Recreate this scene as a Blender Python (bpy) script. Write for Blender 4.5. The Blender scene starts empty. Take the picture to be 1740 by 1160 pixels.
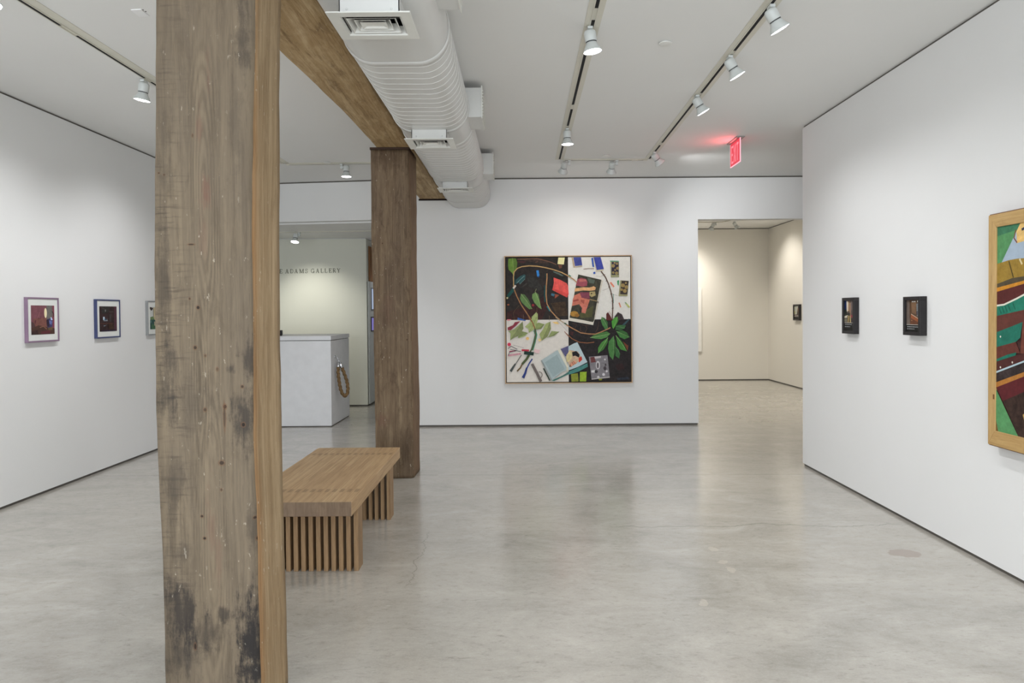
import bpy, bmesh, math, random
from mathutils import Vector, Matrix, noise
random.seed(7)
S = bpy.context.scene
COL = S.collection
V = Vector

# ------------------------------------------------------------------ colour / material helpers
def lin(c):
    out = []
    for v in c[:3]:
        v = v / 255.0
        out.append(v / 12.92 if v <= .04045 else ((v + .055) / 1.055) ** 2.4)
    return (*out, 1.0)

class NT:
    """small node-tree helper"""
    def __init__(s, name):
        s.m = bpy.data.materials.new(name); s.m.use_nodes = True
        s.t = s.m.node_tree; s.b = s.t.nodes['Principled BSDF']
    def n(s, typ, **kw):
        nd = s.t.nodes.new(typ)
        for k, v in kw.items():
            if k.startswith('_'):
                setattr(nd, k[1:], v)
        return nd
    def put(s, sock, v):
        if hasattr(v, 'is_output') or isinstance(v, bpy.types.NodeSocket):
            s.t.links.new(v, sock)
        else:
            sock.default_value = v
    def math(s, op, a, b=0.0, c=None, clamp=False):
        nd = s.t.nodes.new('ShaderNodeMath'); nd.operation = op; nd.use_clamp = clamp
        s.put(nd.inputs[0], a); s.put(nd.inputs[1], b)
        if c is not None: s.put(nd.inputs[2], c)
        return nd.outputs[0]
    def vmath(s, op, a, b=(0, 0, 0)):
        nd = s.t.nodes.new('ShaderNodeVectorMath'); nd.operation = op
        s.put(nd.inputs[0], a); s.put(nd.inputs[1], b)
        return nd.outputs['Value'] if op in ('LENGTH', 'DISTANCE', 'DOT_PRODUCT') else nd.outputs[0]
    def obj(s):
        if not hasattr(s, '_o'):
            s._o = s.t.nodes.new('ShaderNodeTexCoord').outputs['Object']
        return s._o
    def mapped(s, scale, loc=(0, 0, 0), rot=(0, 0, 0)):
        nd = s.t.nodes.new('ShaderNodeMapping')
        s.t.links.new(s.obj(), nd.inputs[0])
        nd.inputs['Scale'].default_value = scale; nd.inputs['Location'].default_value = loc
        nd.inputs['Rotation'].default_value = rot
        return nd.outputs[0]
    def noise(s, scale=1., vec=None, detail=4., rough=.55, dist=0., dim=None):
        nd = s.t.nodes.new('ShaderNodeTexNoise')
        s.t.links.new(vec if vec is not None else s.obj(), nd.inputs['Vector'])
        nd.inputs['Scale'].default_value = scale; nd.inputs['Detail'].default_value = detail
        nd.inputs['Roughness'].default_value = rough; nd.inputs['Distortion'].default_value = dist
        return nd.outputs['Fac']
    def ramp(s, fac, stops):
        nd = s.t.nodes.new('ShaderNodeValToRGB'); e = nd.color_ramp.elements
        while len(e) < len(stops): e.new(.5)
        for el, (p, c) in zip(e, stops):
            el.position = p; el.color = c if len(c) == 4 else (*c, 1)
        s.t.links.new(fac, nd.inputs[0])
        return nd.outputs[0]
    def step(s, v, lo, hi, a=0., b=1.):
        nd = s.t.nodes.new('ShaderNodeMapRange'); nd.interpolation_type = 'SMOOTHSTEP'
        s.put(nd.inputs[0], v)
        for i, x in enumerate((lo, hi, a, b)): nd.inputs[i + 1].default_value = x
        return nd.outputs[0]
    def mix(s, fac, a, b, mode='MIX'):
        nd = s.t.nodes.new('ShaderNodeMix'); nd.data_type = 'RGBA'; nd.blend_type = mode
        s.put(nd.inputs[0], fac); s.put(nd.inputs[6], a); s.put(nd.inputs[7], b)
        return nd.outputs[2]
    def sep(s):
        if not hasattr(s, '_s'):
            nd = s.t.nodes.new('ShaderNodeSeparateXYZ'); s.t.links.new(s.obj(), nd.inputs[0]); s._s = nd.outputs
        return s._s
    def bump(s, h, strength=.2, dist=.01):
        nd = s.t.nodes.new('ShaderNodeBump'); nd.inputs['Strength'].default_value = strength
        nd.inputs['Distance'].default_value = dist
        s.t.links.new(h, nd.inputs['Height']); s.t.links.new(nd.outputs[0], s.b.inputs['Normal'])
    def fin(s, col=None, rough=.5, spec=.5, metal=0.):
        if col is not None: s.put(s.b.inputs['Base Color'], col)
        s.put(s.b.inputs['Roughness'], rough); s.b.inputs['Specular IOR Level'].default_value = spec
        s.b.inputs['Metallic'].default_value = metal
        return s.m

def simple(name, rgb, rough=.5, spec=.5, metal=0., var=.03, vscale=8., bump=0.):
    n = NT(name); c = lin(rgb)
    f = n.noise(vscale, detail=3.)
    lo = tuple(max(0, x * (1 - var)) for x in c[:3]) + (1,); hi = tuple(min(1, x * (1 + var)) for x in c[:3]) + (1,)
    if bump: n.bump(n.noise(vscale * 30, detail=2.), bump, .002)
    return n.fin(n.ramp(f, [(.3, lo), (.7, hi)]), rough, spec, metal)

def emit(name, rgb, strength, base=(0, 0, 0)):
    n = NT(name); n.b.inputs['Base Color'].default_value = (*base, 1)
    n.b.inputs['Emission Color'].default_value = rgb if len(rgb) == 4 else (*rgb, 1)
    n.b.inputs['Emission Strength'].default_value = strength
    return n.m

_pc = {}
def paint(rgb, var=.22, rough=.55):
    """artist's paint: two close tones broken up by brush-like noise"""
    k = (rgb, var)
    if k in _pc: return _pc[k]
    n = NT('paint_%d_%d_%d' % rgb); c = lin(rgb)
    f = n.noise(26., detail=6., rough=.65, dist=.3)
    var = var * (.2 if min(rgb) > 150 else (2.2 if max(rgb) < 70 else .75))
    lo = tuple(x * (1 - var) for x in c[:3]) + (1,); hi = tuple(min(1, x * (1 + var)) for x in c[:3]) + (1,)
    _pc[k] = n.fin(n.ramp(f, [(.35, lo), (.65, hi)]), rough, .25)
    return _pc[k]

# ------------------------------------------------------------------ mesh builder
class MB:
    def __init__(s): s.v = []; s.f = []; s.mi = []; s.sm = []
    def add(s, vs, fs, mi=0, smooth=False):
        o = len(s.v); s.v += [V(p) for p in vs]
        for f in fs:
            s.f.append([o + i for i in f]); s.mi.append(mi); s.sm.append(smooth)
        return s
    def box(s, x0, x1, y0, y1, z0, z1, mi=0):
        vs = [(x, y, z) for z in (z0, z1) for y in (y0, y1) for x in (x0, x1)]
        return s.add(vs, [(0, 2, 3, 1), (4, 5, 7, 6), (0, 1, 5, 4), (2, 6, 7, 3), (0, 4, 6, 2), (1, 3, 7, 5)], mi)
    def prism(s, plan, z0, z1, mi=0):
        n = len(plan)
        vs = [(x, y, z0) for x, y in plan] + [(x, y, z1) for x, y in plan]
        fs = [tuple(range(n - 1, -1, -1)), tuple(range(n, 2 * n))] + [(i, (i + 1) % n, n + (i + 1) % n, n + i) for i in range(n)]
        return s.add(vs, fs, mi)
    def lathe(s, origin, axis, prof, seg=24, mi=0, smooth=True, cap0=False, cap1=False):
        """prof = [(distance along axis, radius)]"""
        a = V(axis).normalized(); u = a.orthogonal().normalized(); w = a.cross(u); o = V(origin)
        vs = []
        for d, r in prof:
            for k in range(seg):
                t = 2 * math.pi * k / seg
                vs.append(o + a * d + (u * math.cos(t) + w * math.sin(t)) * r)
        fs = []
        for i in range(len(prof) - 1):
            for k in range(seg):
                b = i * seg; k2 = (k + 1) % seg
                fs.append((b + k, b + k2, b + seg + k2, b + seg + k))
        s.add(vs, fs, mi, smooth)
        o0 = len(s.v) - len(vs)
        if cap0: s.f.append([o0 + k for k in range(seg - 1, -1, -1)]); s.mi.append(mi); s.sm.append(False)
        if cap1: s.f.append([o0 + (len(prof) - 1) * seg + k for k in range(seg)]); s.mi.append(mi); s.sm.append(False)
        return s
    def tube(s, pts, rad, seg=10, mi=0, closed=False, twist=None):
        pts = [V(p) for p in pts]; n = len(pts); vs = []; fs = []; L = 0.; up = None
        for i, p in enumerate(pts):
            if closed: t = pts[(i + 1) % n] - pts[i - 1]
            else: t = pts[min(i + 1, n - 1)] - pts[max(i - 1, 0)]
            t.normalize()
            if up is None: up = t.orthogonal().normalized()
            up = (up - t * up.dot(t)).normalized(); w = t.cross(up)
            if i: L += (p - pts[i - 1]).length
            for k in range(seg):
                a = 2 * math.pi * k / seg; r = rad
                if twist: r = rad * (1 + twist[0] * math.cos(twist[1] * a - twist[2] * L))
                vs.append(p + (up * math.cos(a) + w * math.sin(a)) * r)
        for i in range(n if closed else n - 1):
            for k in range(seg):
                k2 = (k + 1) % seg; j = (i + 1) % n
                fs.append((i * seg + k, i * seg + k2, j * seg + k2, j * seg + k))
        if not closed:
            fs.append(tuple(range(seg - 1, -1, -1))); fs.append(tuple((n - 1) * seg + k for k in range(seg)))
        return s.add(vs, fs, mi, True)

def obj(name, mb, mats, parent=None, bevel=0., loc=None):
    """links the builder's shapes as ONE mesh object; vertices are given in world space"""
    base = V((0, 0, 0))
    if parent is not None:
        q = parent
        while q is not None: base = base + q.location; q = q.parent
    if loc is None: loc = V((0, 0, 0)) if parent is not None else V((0, 0, 0))
    loc = V(loc)
    me = bpy.data.meshes.new(name)
    me.from_pydata([tuple(p - base - loc) for p in mb.v], [], mb.f)
    if not isinstance(mats, (list, tuple)): mats = [mats]
    for m in mats: me.materials.append(m)
    for p, mi, sm in zip(me.polygons, mb.mi, mb.sm): p.material_index = mi; p.use_smooth = sm
    me.update()
    o = bpy.data.objects.new(name, me); COL.objects.link(o); o.location = loc
    if parent is not None: o.parent = parent
    if bevel:
        md = o.modifiers.new('bevel', 'BEVEL'); md.width = bevel; md.segments = 2; md.limit_method = 'ANGLE'
    return o

def tag(o, label, cat, group=None):
    o['label'] = label; o['category'] = cat
    if group: o['group'] = group
    return o
def thing(name, loc, label, cat, group=None):
    o = bpy.data.objects.new(name, None); COL.objects.link(o); o.location = V(loc); o.empty_display_size = .1
    return tag(o, label, cat, group)
def struct(name, mb, mats):
    o = obj(name, mb, mats); o['kind'] = 'structure'; return o
BX = lambda *a: MB().box(*a)

# ------------------------------------------------------------------ materials
def wall_mat(name, rgb):
    n = NT(name); c = lin(rgb)
    f = n.noise(1.3, detail=4.)
    col = n.ramp(f, [(.3, tuple(x * .985 for x in c[:3]) + (1,)), (.7, c)])
    n.bump(n.noise(160., detail=2.), .06, .003)
    return n.fin(col, .75, .25)
M_WALL = wall_mat('white_wall_paint', (232, 232, 231))
M_CEIL = wall_mat('white_ceiling_paint', (233, 233, 231))
M_GAP = simple('grey_reveal_metal', (96, 92, 86), .5, .4, 0., .1, 3.)
M_WHITE = simple('white_enamel', (226, 226, 222), .4, .5)
M_TRACK = simple('off_white_track_enamel', (214, 211, 198), .45, .5)
M_LAMP = simple('white_lamp_enamel', (206, 210, 208), .45, .5)
M_SLOT = simple('black_slot', (22, 20, 22), .7, .3)
M_RING = simple('dark_ring', (60, 60, 62), .5, .4)
M_DUCT = simple('white_duct_paint', (214, 214, 211), .36, .5, 0., .02, 3.)
M_LOUV = simple('white_grille_enamel', (222, 222, 216), .45, .4)
M_DUCT_SHADE = simple('dark_duct_shade', (40, 36, 36), .8, .2)  # near-black tone standing in for the shade inside the diffusers
M_LENS = emit('lit_lamp_lens', (1, .98, 1), 14.)
M_LENSDIM = emit('lamp_lens_edge', (1, .98, .96), 14.)
M_BLACK = simple('black_wood_frame', (34, 31, 32), .45, .4, 0., .2, 30.)
M_MAT = simple('white_mount_board', (226, 228, 224), .8, .2)

def floor_mat():
    n = NT('polished_concrete'); x, y, z = n.sep()
    a = n.noise(.5, detail=8., rough=.62, dist=.6)
    b = n.noise(2.6, n.mapped((.75, 1.3, 1), (3, 7, 0)), detail=11., rough=.74, dist=.5)
    c = n.noise(19., n.mapped((.8, 1.3, 1)), detail=9., rough=.78)
    d = n.noise(90., detail=3., rough=.6)
    col = n.ramp(b, [(.26, lin((138, 135, 127))), (.43, lin((161, 157, 149))), (.57, lin((173, 169, 161))), (.76, lin((192, 188, 180)))])
    col = n.mix(n.step(a, .36, .66), col, n.mix(.5, col, lin((182, 176, 165))))
    col = n.mix(n.math('MULTIPLY', n.step(c, .5, .70), .5), col, lin((132, 128, 120)))
    col = n.mix(n.math('MULTIPLY', n.step(c, .47, .28), .3), col, lin((200, 198, 191)))
    col = n.mix(n.math('MULTIPLY', n.step(d, .45, .8), .16), col, lin((206, 204, 197)))
    # scuffs: short dark and pale marks
    sc = n.noise(8., n.mapped((1.1, 4.8, 1), (1, 2, 0), (0, 0, .35)), detail=7., rough=.72, dist=1.)
    col = n.mix(n.math('MULTIPLY', n.step(sc, .59, .68), .5), col, lin((122, 119, 112)))
    col = n.mix(n.math('MULTIPLY', n.step(sc, .36, .27), .3), col, lin((214, 210, 200)))
    # saw joints
    j = None
    for (y0, sl) in ((6.70, .025), (9.63, .0), (10.27, .012)):
        t = n.math('ABSOLUTE', n.math('SUBTRACT', n.math('ADD', y, n.math('MULTIPLY', x, sl)), y0))
        t = n.math('ADD', t, n.math('MULTIPLY', n.math('SUBTRACT', n.noise(24., detail=3.), .5), .012))
        k = n.step(t, .009, .002)
        j = k if j is None else n.math('MAXIMUM', j, k)
    col = n.mix(n.math('MULTIPLY', j, .55), col, lin((92, 86, 78)))
    # wandering cracks
    w1 = n.math('ADD', n.math('MULTIPLY', n.math('SUBTRACT', n.noise(1.4, n.mapped((1, 0, 0), (2.3, 0, 0)), detail=5., rough=.62), .5), .42), 5.06)
    k1 = n.step(n.math('ABSOLUTE', n.math('SUBTRACT', y, w1)), .0075, .0015)
    k1 = n.math('MULTIPLY', k1, n.math('MULTIPLY', n.step(x, .55, .8), n.step(x, 2.8, 2.6)))
    w2 = n.math('ADD', n.math('MULTIPLY', n.math('SUBTRACT', n.noise(2.2, n.mapped((0, 1, 0), (0, 5.1, 0)), detail=6., rough=.65), .5), .3), -.66)
    k2 = n.step(n.math('ABSOLUTE', n.math('SUBTRACT', x, w2)), .005, .001)
    k2 = n.math('MULTIPLY', k2, n.math('MULTIPLY', n.step(y, 3.9, 4.1), n.step(y, 5.05, 4.9)))
    col = n.mix(n.math('MAXIMUM', n.math('MULTIPLY', k1, .6), n.math('MULTIPLY', k2, .38)), col, lin((86, 82, 76)))
    # the old oval patch and a few pale rubbed spots
    def spot(cx, cy, rx, ry, s=.5):
        v = n.vmath('MULTIPLY', n.vmath('SUBTRACT', n.obj(), (cx, cy, 0)), (1 / rx, 1 / ry, 0))
        r = n.math('ADD', n.vmath('LENGTH', v), n.math('MULTIPLY', n.math('SUBTRACT', n.noise(14., detail=3.), .5), s))
        return n.step(r, 1.05, .88)
    col = n.mix(n.math('MULTIPLY', spot(2.43, 4.455, .105, .075, .9), .75), col, lin((146, 130, 120)))
    for cx, cy in ((1.24, 4.57), (1.24, 4.32), (.96, 3.72), (1.25, 4.2)):
        col = n.mix(n.math('MULTIPLY', spot(cx, cy, .028, .04, 2.6), .35), col, lin((208, 196, 182)))
    n.bump(n.noise(30., detail=4.), .03, .002)
    ro = n.math('ADD', .12, n.math('MULTIPLY', b, .18))
    n.b.inputs['Coat Weight'].default_value = .45; n.b.inputs['Coat Roughness'].default_value = .16; n.b.inputs['Coat IOR'].default_value = 1.5   # clear sealer
    return n.fin(col, ro, .5)

def wood_mat(name, cols, axis='z', blobs=(), holes=(), specks=.0, pink=(), saw=None, rough=.72, scale=1., wav=True, off=(0, 0, 0), stain=(42, 38, 36), speckcol=(206, 196, 178), cath=(), mott=.5, band=None):
    """weathered timber: grain stretched along `axis`, with stains, holes and flecks at fixed places"""
    n = NT(name); x, y, z = n.sep()
    st = {'z': (1, 1, .045), 'y': (1, .045, 1)}[axis]
    sc = lambda k: tuple(k * v * scale for v in st)
    half = (1, 1, .3) if axis == 'z' else (1, .3, 1)
    g1 = n.noise(1., n.mapped(sc(30), off), detail=8., rough=.72, dist=.9)
    g2 = n.noise(1., n.mapped(sc(110), off), detail=5., rough=.7, dist=.4)
    g3 = n.noise(1., n.mapped(sc(230), off), detail=3., rough=.7)
    big = n.noise(2.6, n.mapped(half, off), detail=7., rough=.66, dist=.5)
    mid = n.noise(14., n.mapped(half, off), detail=6., rough=.7, dist=.6)
    col = n.ramp(g1, [(.28, lin(cols[0])), (.5, lin(cols[1])), (.72, lin(cols[2]))])
    col = n.mix(n.step(big, .38, .64), col, n.mix(.6, col, lin(cols[3])))
    col = n.mix(n.math('MULTIPLY', n.step(mid, .5, .72), mott), col, lin(cols[0]))
    col = n.mix(n.math('MULTIPLY', n.step(mid, .48, .28), mott * .6), col, lin(cols[2]))
    if band:
        k = n.step(n.math('ADD', y, n.math('MULTIPLY', n.math('SUBTRACT', n.noise(1., n.mapped((6, 6, 2.2)), detail=4.), .5), .09)), band[1], band[0])
        col = n.mix(n.math('MULTIPLY', k, .6), col, n.mix(n.step(g1, .35, .65), lin((122, 82, 44)), lin((160, 116, 70))))
    for cx, cz, r_ in cath:      # flame figure: long nested ovals of growth ring
        v = n.vmath('MULTIPLY', n.vmath('SUBTRACT', n.obj(), (cx, 0, cz)), (1, 0, .085))
        d = n.math('ADD', n.vmath('LENGTH', v), n.math('MULTIPLY', n.math('SUBTRACT', n.noise(5., n.mapped((1, 1, .5)), detail=4.), .5), .022))
        w = n.math('SINE', n.math('MULTIPLY', d, 640.))
        fall = n.math('MULTIPLY', n.step(d, r_, r_ * .35), n.step(n.noise(7., n.mapped((1, 1, .4)), detail=3.), .36, .6))
        col = n.mix(n.math('MULTIPLY', n.math('MULTIPLY', n.step(w, .1, .9), fall), .42), col, lin(cols[0]))
        col = n.mix(n.math('MULTIPLY', n.math('MULTIPLY', n.step(w, -.2, -.9), fall), .3), col, lin(cols[2]))
    if wav:
        nd = n.n('ShaderNodeTexWave'); nd.wave_type = 'BANDS'; nd.bands_direction = 'X'
        n.t.links.new(n.mapped((1, 1, .05) if axis == 'z' else (1, .05, 1), off), nd.inputs[0])
        nd.inputs['Scale'].default_value = 26 * scale; nd.inputs['Distortion'].default_value = 12.; nd.inputs['Detail'].default_value = 5.
        nd.inputs['Detail Scale'].default_value = 1.7; nd.inputs['Detail Roughness'].default_value = .7
        col = n.mix(n.math('MULTIPLY', n.step(nd.outputs['Fac'], .6, 1.), .16), col, lin(cols[0]))
    col = n.mix(n.math('MULTIPLY', n.step(g2, .52, .7), .45), col, lin(cols[0]))
    col = n.mix(n.math('MULTIPLY', n.step(g3, .5, .3), .22), col, lin(cols[2]))
    if saw:   # faint cross-cut saw marks on part of the face
        k = n.noise(1., n.mapped((7, 7, 62), (0, 0, 0), (0, .10, 0)), detail=4., rough=.6)
        msk = n.math('MULTIPLY', n.step(x, saw[1], saw[0]), n.step(n.noise(4.), .36, .62))
        col = n.mix(n.math('MULTIPLY', n.math('MULTIPLY', n.step(k, .5, .66), msk), .5), col, lin(stain))
    nz = n.math('SUBTRACT', n.noise(9., detail=8., rough=.75), .5)
    nzg = n.math('SUBTRACT', n.noise(1., n.mapped((34, 34, 7)), detail=6., rough=.7), .5)
    def blob(b, s, hi, lo, q=None):
        v = n.vmath('MULTIPLY', n.vmath('SUBTRACT', n.obj(), (b[0], 0, b[1])), (1 / b[2], 0, 1 / b[3]))
        return n.step(n.math('ADD', n.vmath('LENGTH', v), n.math('MULTIPLY', q if q is not None else nz, s)), hi, lo)
    for b in pink:
        col = n.mix(n.math('MULTIPLY', blob(b, 4.5, 1.2, .1, nzg), b[4] * .75), col, lin((112, 76, 64)))
    both = n.math('ADD', n.math('MULTIPLY', nz, .9), nzg)
    for b in blobs:
        col = n.mix(n.math('MULTIPLY', blob(b, 3.4, 1.3, .15, both), b[4]), col, lin(stain))
    for b in holes:
        col = n.mix(n.math('MULTIPLY', blob(b, .8, 1.9, 1.3), .4), col, lin((104, 70, 44)))
        col = n.mix(n.math('MULTIPLY', blob(b, .5, 1.1, .8), b[4] if len(b) > 4 else .9), col, lin((26, 20, 16)))
    if specks:
        f = n.noise(1., n.mapped((60, 60, 26) if axis == 'z' else (50, 22, 50), off), detail=4., rough=.65)
        k = n.math('MULTIPLY', n.step(f, .655, .70), n.step(n.noise(3.5), .40, .58))
        col = n.mix(n.math('MULTIPLY', k, specks), col, lin(speckcol))
    n.bump(n.math('ADD', g1, n.math('MULTIPLY', g2, .6)), .4, .005)
    return n.fin(col, rough, .3)

M_FLOOR = floor_mat()

# ------------------------------------------------------------------ the room
H = 3.363
struct('floor', BX(-4.32, 6.3, -3.75, 15.8, -.12, 0), M_FLOOR)
struct('ceiling', BX(-4.32, 6.3, -3.75, 15.8, H, H + .12), M_CEIL)
G0, G1 = .022, H - .018       # the walls stop short of floor and ceiling: shadow reveals
struct('wall_left', BX(-4.32, -4.17, -3.6, 14.3, G0, G1), M_WALL)
struct('wall_right', BX(2.812, 3.0, -3.6, 7.03, G0, G1), M_WALL)
b = BX(-1.55, 2.415, 9.58, 9.73, G0, G1); b.box(2.415, 3.97, 9.58, 9.73, 2.785, G1); b.box(3.97, 6.3, 9.58, 9.73, G0, G1)
struct('wall_back', b, M_WALL)
struct('wall_header', MB().prism([(-1.55, 9.58), (-1.55, 9.73), (-4.17, 10.05), (-4.17, 9.90)], 2.82, G1), M_WALL)
struct('ceiling_recess', MB().prism([(-1.4, 9.712), (-1.4, 14.3), (-4.17, 14.3), (-4.17, 10.032)], 2.80, 2.9), M_CEIL)
M_RECESS = wall_mat('warm_white_wall_paint', (226, 226, 214))
struct('wall_recess', BX(-4.17, -2.558, 11.78, 14.2, G0, 2.79), M_RECESS)
struct('wall_hallway', BX(-1.55, -1.4, 9.73, 14.2, 0.0, H), M_WALL)
struct('wall_hallway_end', BX(-4.17, -1.4, 14.2, 14.3, 0.0, H), M_WALL)
M_FAR = wall_mat('cream_white_wall_paint', (232, 228, 218))
struct('wall_far', BX(-1.4, 5.65, 15.65, 15.8, G0, G1), M_FAR)
struct('wall_far_right', BX(5.5, 5.65, 9.73, 15.65, G0, G1), M_FAR)
struct('wall_passage', BX(6.2, 6.3, 6.9, 9.58, 0.0, H), M_WALL)
struct('wall_passage_front', BX(3.0, 6.3, 6.88, 7.0, 0.0, H), M_WALL)
b = BX(-4.32, 3.0, -3.75, -3.6, 0, .35); b.box(-4.32, 3.0, -3.75, -3.6, 3.05, H)
b.box(-4.32, -3.8, -3.75, -3.6, .35, 3.05); b.box(2.4, 3.0, -3.75, -3.6, .35, 3.05)
struct('wall_front', b, M_WALL)  # unseen wall; its window opening is assumed, letting in the added daylight
# shadow reveals at the foot and the head of the walls
r = .012
def reveal(name, x0, x1, y0, y1, top=True, bot=True, zt=H):
    if bot: struct('baseboard_' + name, BX(x0, x1, y0, y1, 0.0, G0), M_GAP)
    if top: struct('trim_' + name, BX(x0, x1, y0, y1, zt - .018, zt), M_GAP)
reveal('left', -4.32, -4.17 - r, -3.6, 14.2)
reveal('right', 2.812 + r, 2.99, -3.6, 7.02)
reveal('back', -1.54, 2.405, 9.58 + r, 9.72)
struct('trim_door', BX(2.405, 6.3, 9.58 + r, 9.72, G1, H), M_GAP)
struct('trim_header', MB().prism([(-1.55, 9.594), (-1.55, 9.71), (-4.17, 10.03), (-4.17, 9.914)], G1, H), M_GAP)
struct('trim_recess', BX(-4.17, -2.57, 11.79, 12.6, 2.79, 2.80), M_WALL)
struct('baseboard_recess', BX(-4.17, -2.57, 11.792, 14.2, 0, G0), M_GAP)
reveal('far', -1.4, 5.6, 15.65 + r, 15.78)
reveal('far_right', 5.5 + r, 5.64, 9.73, 15.65)

# ------------------------------------------------------------------ timber posts and beam
def lerp(tab, z):
    tab = sorted(tab)
    if z <= tab[0][0]: return tab[0][1]
    for (a, p), (b_, q) in zip(tab, tab[1:]):
        if z <= b_: return p + (q - p) * (z - a) / (b_ - a)
    return tab[-1][1]
def timber(L, R, B, yf, yb, z0, z1, seed, wane=.012, amp=.004, n=7, dz=.035):
    """lofted post: front-left, front-right and back-right edges follow measured profiles"""
    mb = MB(); N = int((z1 - z0) / dz); rings = []
    for i in range(N + 1):
        z = z0 + (z1 - z0) * i / N
        nz = lambda k, f=2.2: noise.noise(V((seed + k * 7.3, z * f, 0)))
        xl = lerp(L, z) + amp * nz(1) + .5 * amp * nz(5, 9); xr = lerp(R, z) + amp * nz(2) + .6 * amp * nz(6, 9); xb = lerp(B, z) + amp * nz(3) + .5 * amp * nz(7, 8)
        w = wane * (1 + .9 * nz(4, 3.))
        P = [(xl, yf + .004), (xl + .004, yf)]
        for k in range(1, n): P.append((xl + (xr - w - xl) * k / n, yf + amp * .5 * noise.noise(V((k * .9 + seed, z * 3, 1)))))
        P += [(xr - w, yf), (xr, yf + w)]
        side0 = len(P) - 1
        for k in range(1, n): P.append((xr + (xb - xr) * k / n + amp * .5 * noise.noise(V((k * .9 + seed, z * 3, 4))), yf + w + (yb - yf - w) * k / n))
        P += [(xb, yb), (xl + .002, yb)]
        rings.append(P)
    m = len(rings[0]); vs = [(x, y, z0 + (z1 - z0) * i / N) for i, P in enumerate(rings) for x, y in P]
    for i in range(N):
        for k in range(m):
            k2 = (k + 1) % m
            mi = 1 if side0 <= k < side0 + n else 0
            mb.f.append([i * m + k, i * m + k2, (i + 1) * m + k2, (i + 1) * m + k]); mb.mi.append(mi); mb.sm.append(True)
    mb.v = [V(p) for p in vs]
    mb.f.append(list(range(m - 1, -1, -1))); mb.mi.append(0); mb.sm.append(False)
    mb.f.append([N * m + k for k in range(m)]); mb.mi.append(0); mb.sm.append(False)
    return mb

P1L = [(2.722, -1.347), (2.286, -1.356), (2.067, -1.364), (1.847, -1.369), (1.495, -1.372), (1.318, -1.373), (1.096, -1.37), (1.007, -1.368), (.74, -1.361), (.427, -1.356), (.157, -1.354)]
P1R = [(2.719, -.983), (2.283, -.996), (1.844, -1.007), (1.448, -1.006), (1.093, -1.009), (1.004, -1.008), (.558, -1.002), (.154, -.992)]
P1B = [(2.837, -.976), (2.116, -.991), (1.874, -.995), (1.387, -.998), (.948, -.996), (.579, -.993), (.382, -.986), (.011, -.984)]
BZ = 3.09
ox = -1.18                                                     # post root
K = 2.65 / 1200.
px = lambda x, y: (((x - 884) * K - ox), 1.55 - (y - 530) * K)  # a mark on the near post's front face -> its local place
def marks(lst, k=K): return [(*px(x, y), rx * k, ry * k, *e) for (x, y, rx, ry, *e) in lst]
stains = marks([(297, 1048, 34, 60, .8), (420, 1085, 30, 85, 1.), (425, 1140, 32, 50, 1.), (372, 1045, 20, 14, .7), (340, 1075, 40, 30, .5), (415, 700, 22, 60, .75), (424, 610, 16, 40, .7), (282, 650, 18, 80, .6), (276, 470, 14, 110, .45), (300, 940, 24, 20, .35), (290, 830, 20, 60, .4),
    (418, 40, 12, 90, .5), (330, 690, 40, 50, .25), (300, 1110, 50, 40, .55), (405, 190, 10, 90, .25), (285, 260, 14, 80, .25), (392, 624, 7, 8, .6), (425, 900, 12, 40, .4)])
holes = marks([(337, 518, 2.6, 2.8), (331, 586, 2.5, 2.8, .75), (410, 653, 2.4, 2.6, .7), (380, 687, 2.6, 3.4), (379, 705, 1.8, 18, .5), (411, 718, 2.8, 3.2), (346, 692, 2.4, 3, .6), (338, 874, 2.2, 2, .8), (342, 912, 2.4, 2.2), (373, 783, 4, 3.4, .75), (368, 623, 1.8, 2.6, .4), (348, 600, 1.6, 2, .4),
    (427, 878, 2.2, 2.2, .8), (431, 914, 2.6, 3.4, .9), (327, 411, 5, 1.3, .7), (274, 290, 1.6, 1.2, .6), (283, 293, 1.4, 1.2, .6), (323, 503, 1.5, 1.7, .6), (323, 1098, 1.8, 5, .85), (372, 829, 1.7, 2, .5), (332, 227, 1.2, 2.6, .4)])
pinks = marks([(352, 325, 9, 34, .75), (344, 215, 6, 30, .45), (360, 130, 4, 40, .5), (355, 890, 10, 60, .35), (365, 960, 9, 60, .3), (350, 390, 8, 60, .3)])
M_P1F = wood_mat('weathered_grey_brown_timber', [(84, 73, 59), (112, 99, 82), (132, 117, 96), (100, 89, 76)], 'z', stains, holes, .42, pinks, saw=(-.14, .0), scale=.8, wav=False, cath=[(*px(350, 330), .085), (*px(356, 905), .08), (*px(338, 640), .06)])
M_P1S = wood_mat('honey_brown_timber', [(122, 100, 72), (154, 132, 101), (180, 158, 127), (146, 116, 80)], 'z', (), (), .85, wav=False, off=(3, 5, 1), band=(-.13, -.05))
post = thing('timber_post', (ox, 2.79, 0), 'large weathered grey-brown square timber post in the foreground, filling the frame from top to bottom', 'post', 'old timber posts')
obj('post_shaft', timber(P1L, P1R, P1B, 2.65, 2.93, 0.0, BZ, 1.), [M_P1F, M_P1S], post)

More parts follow.
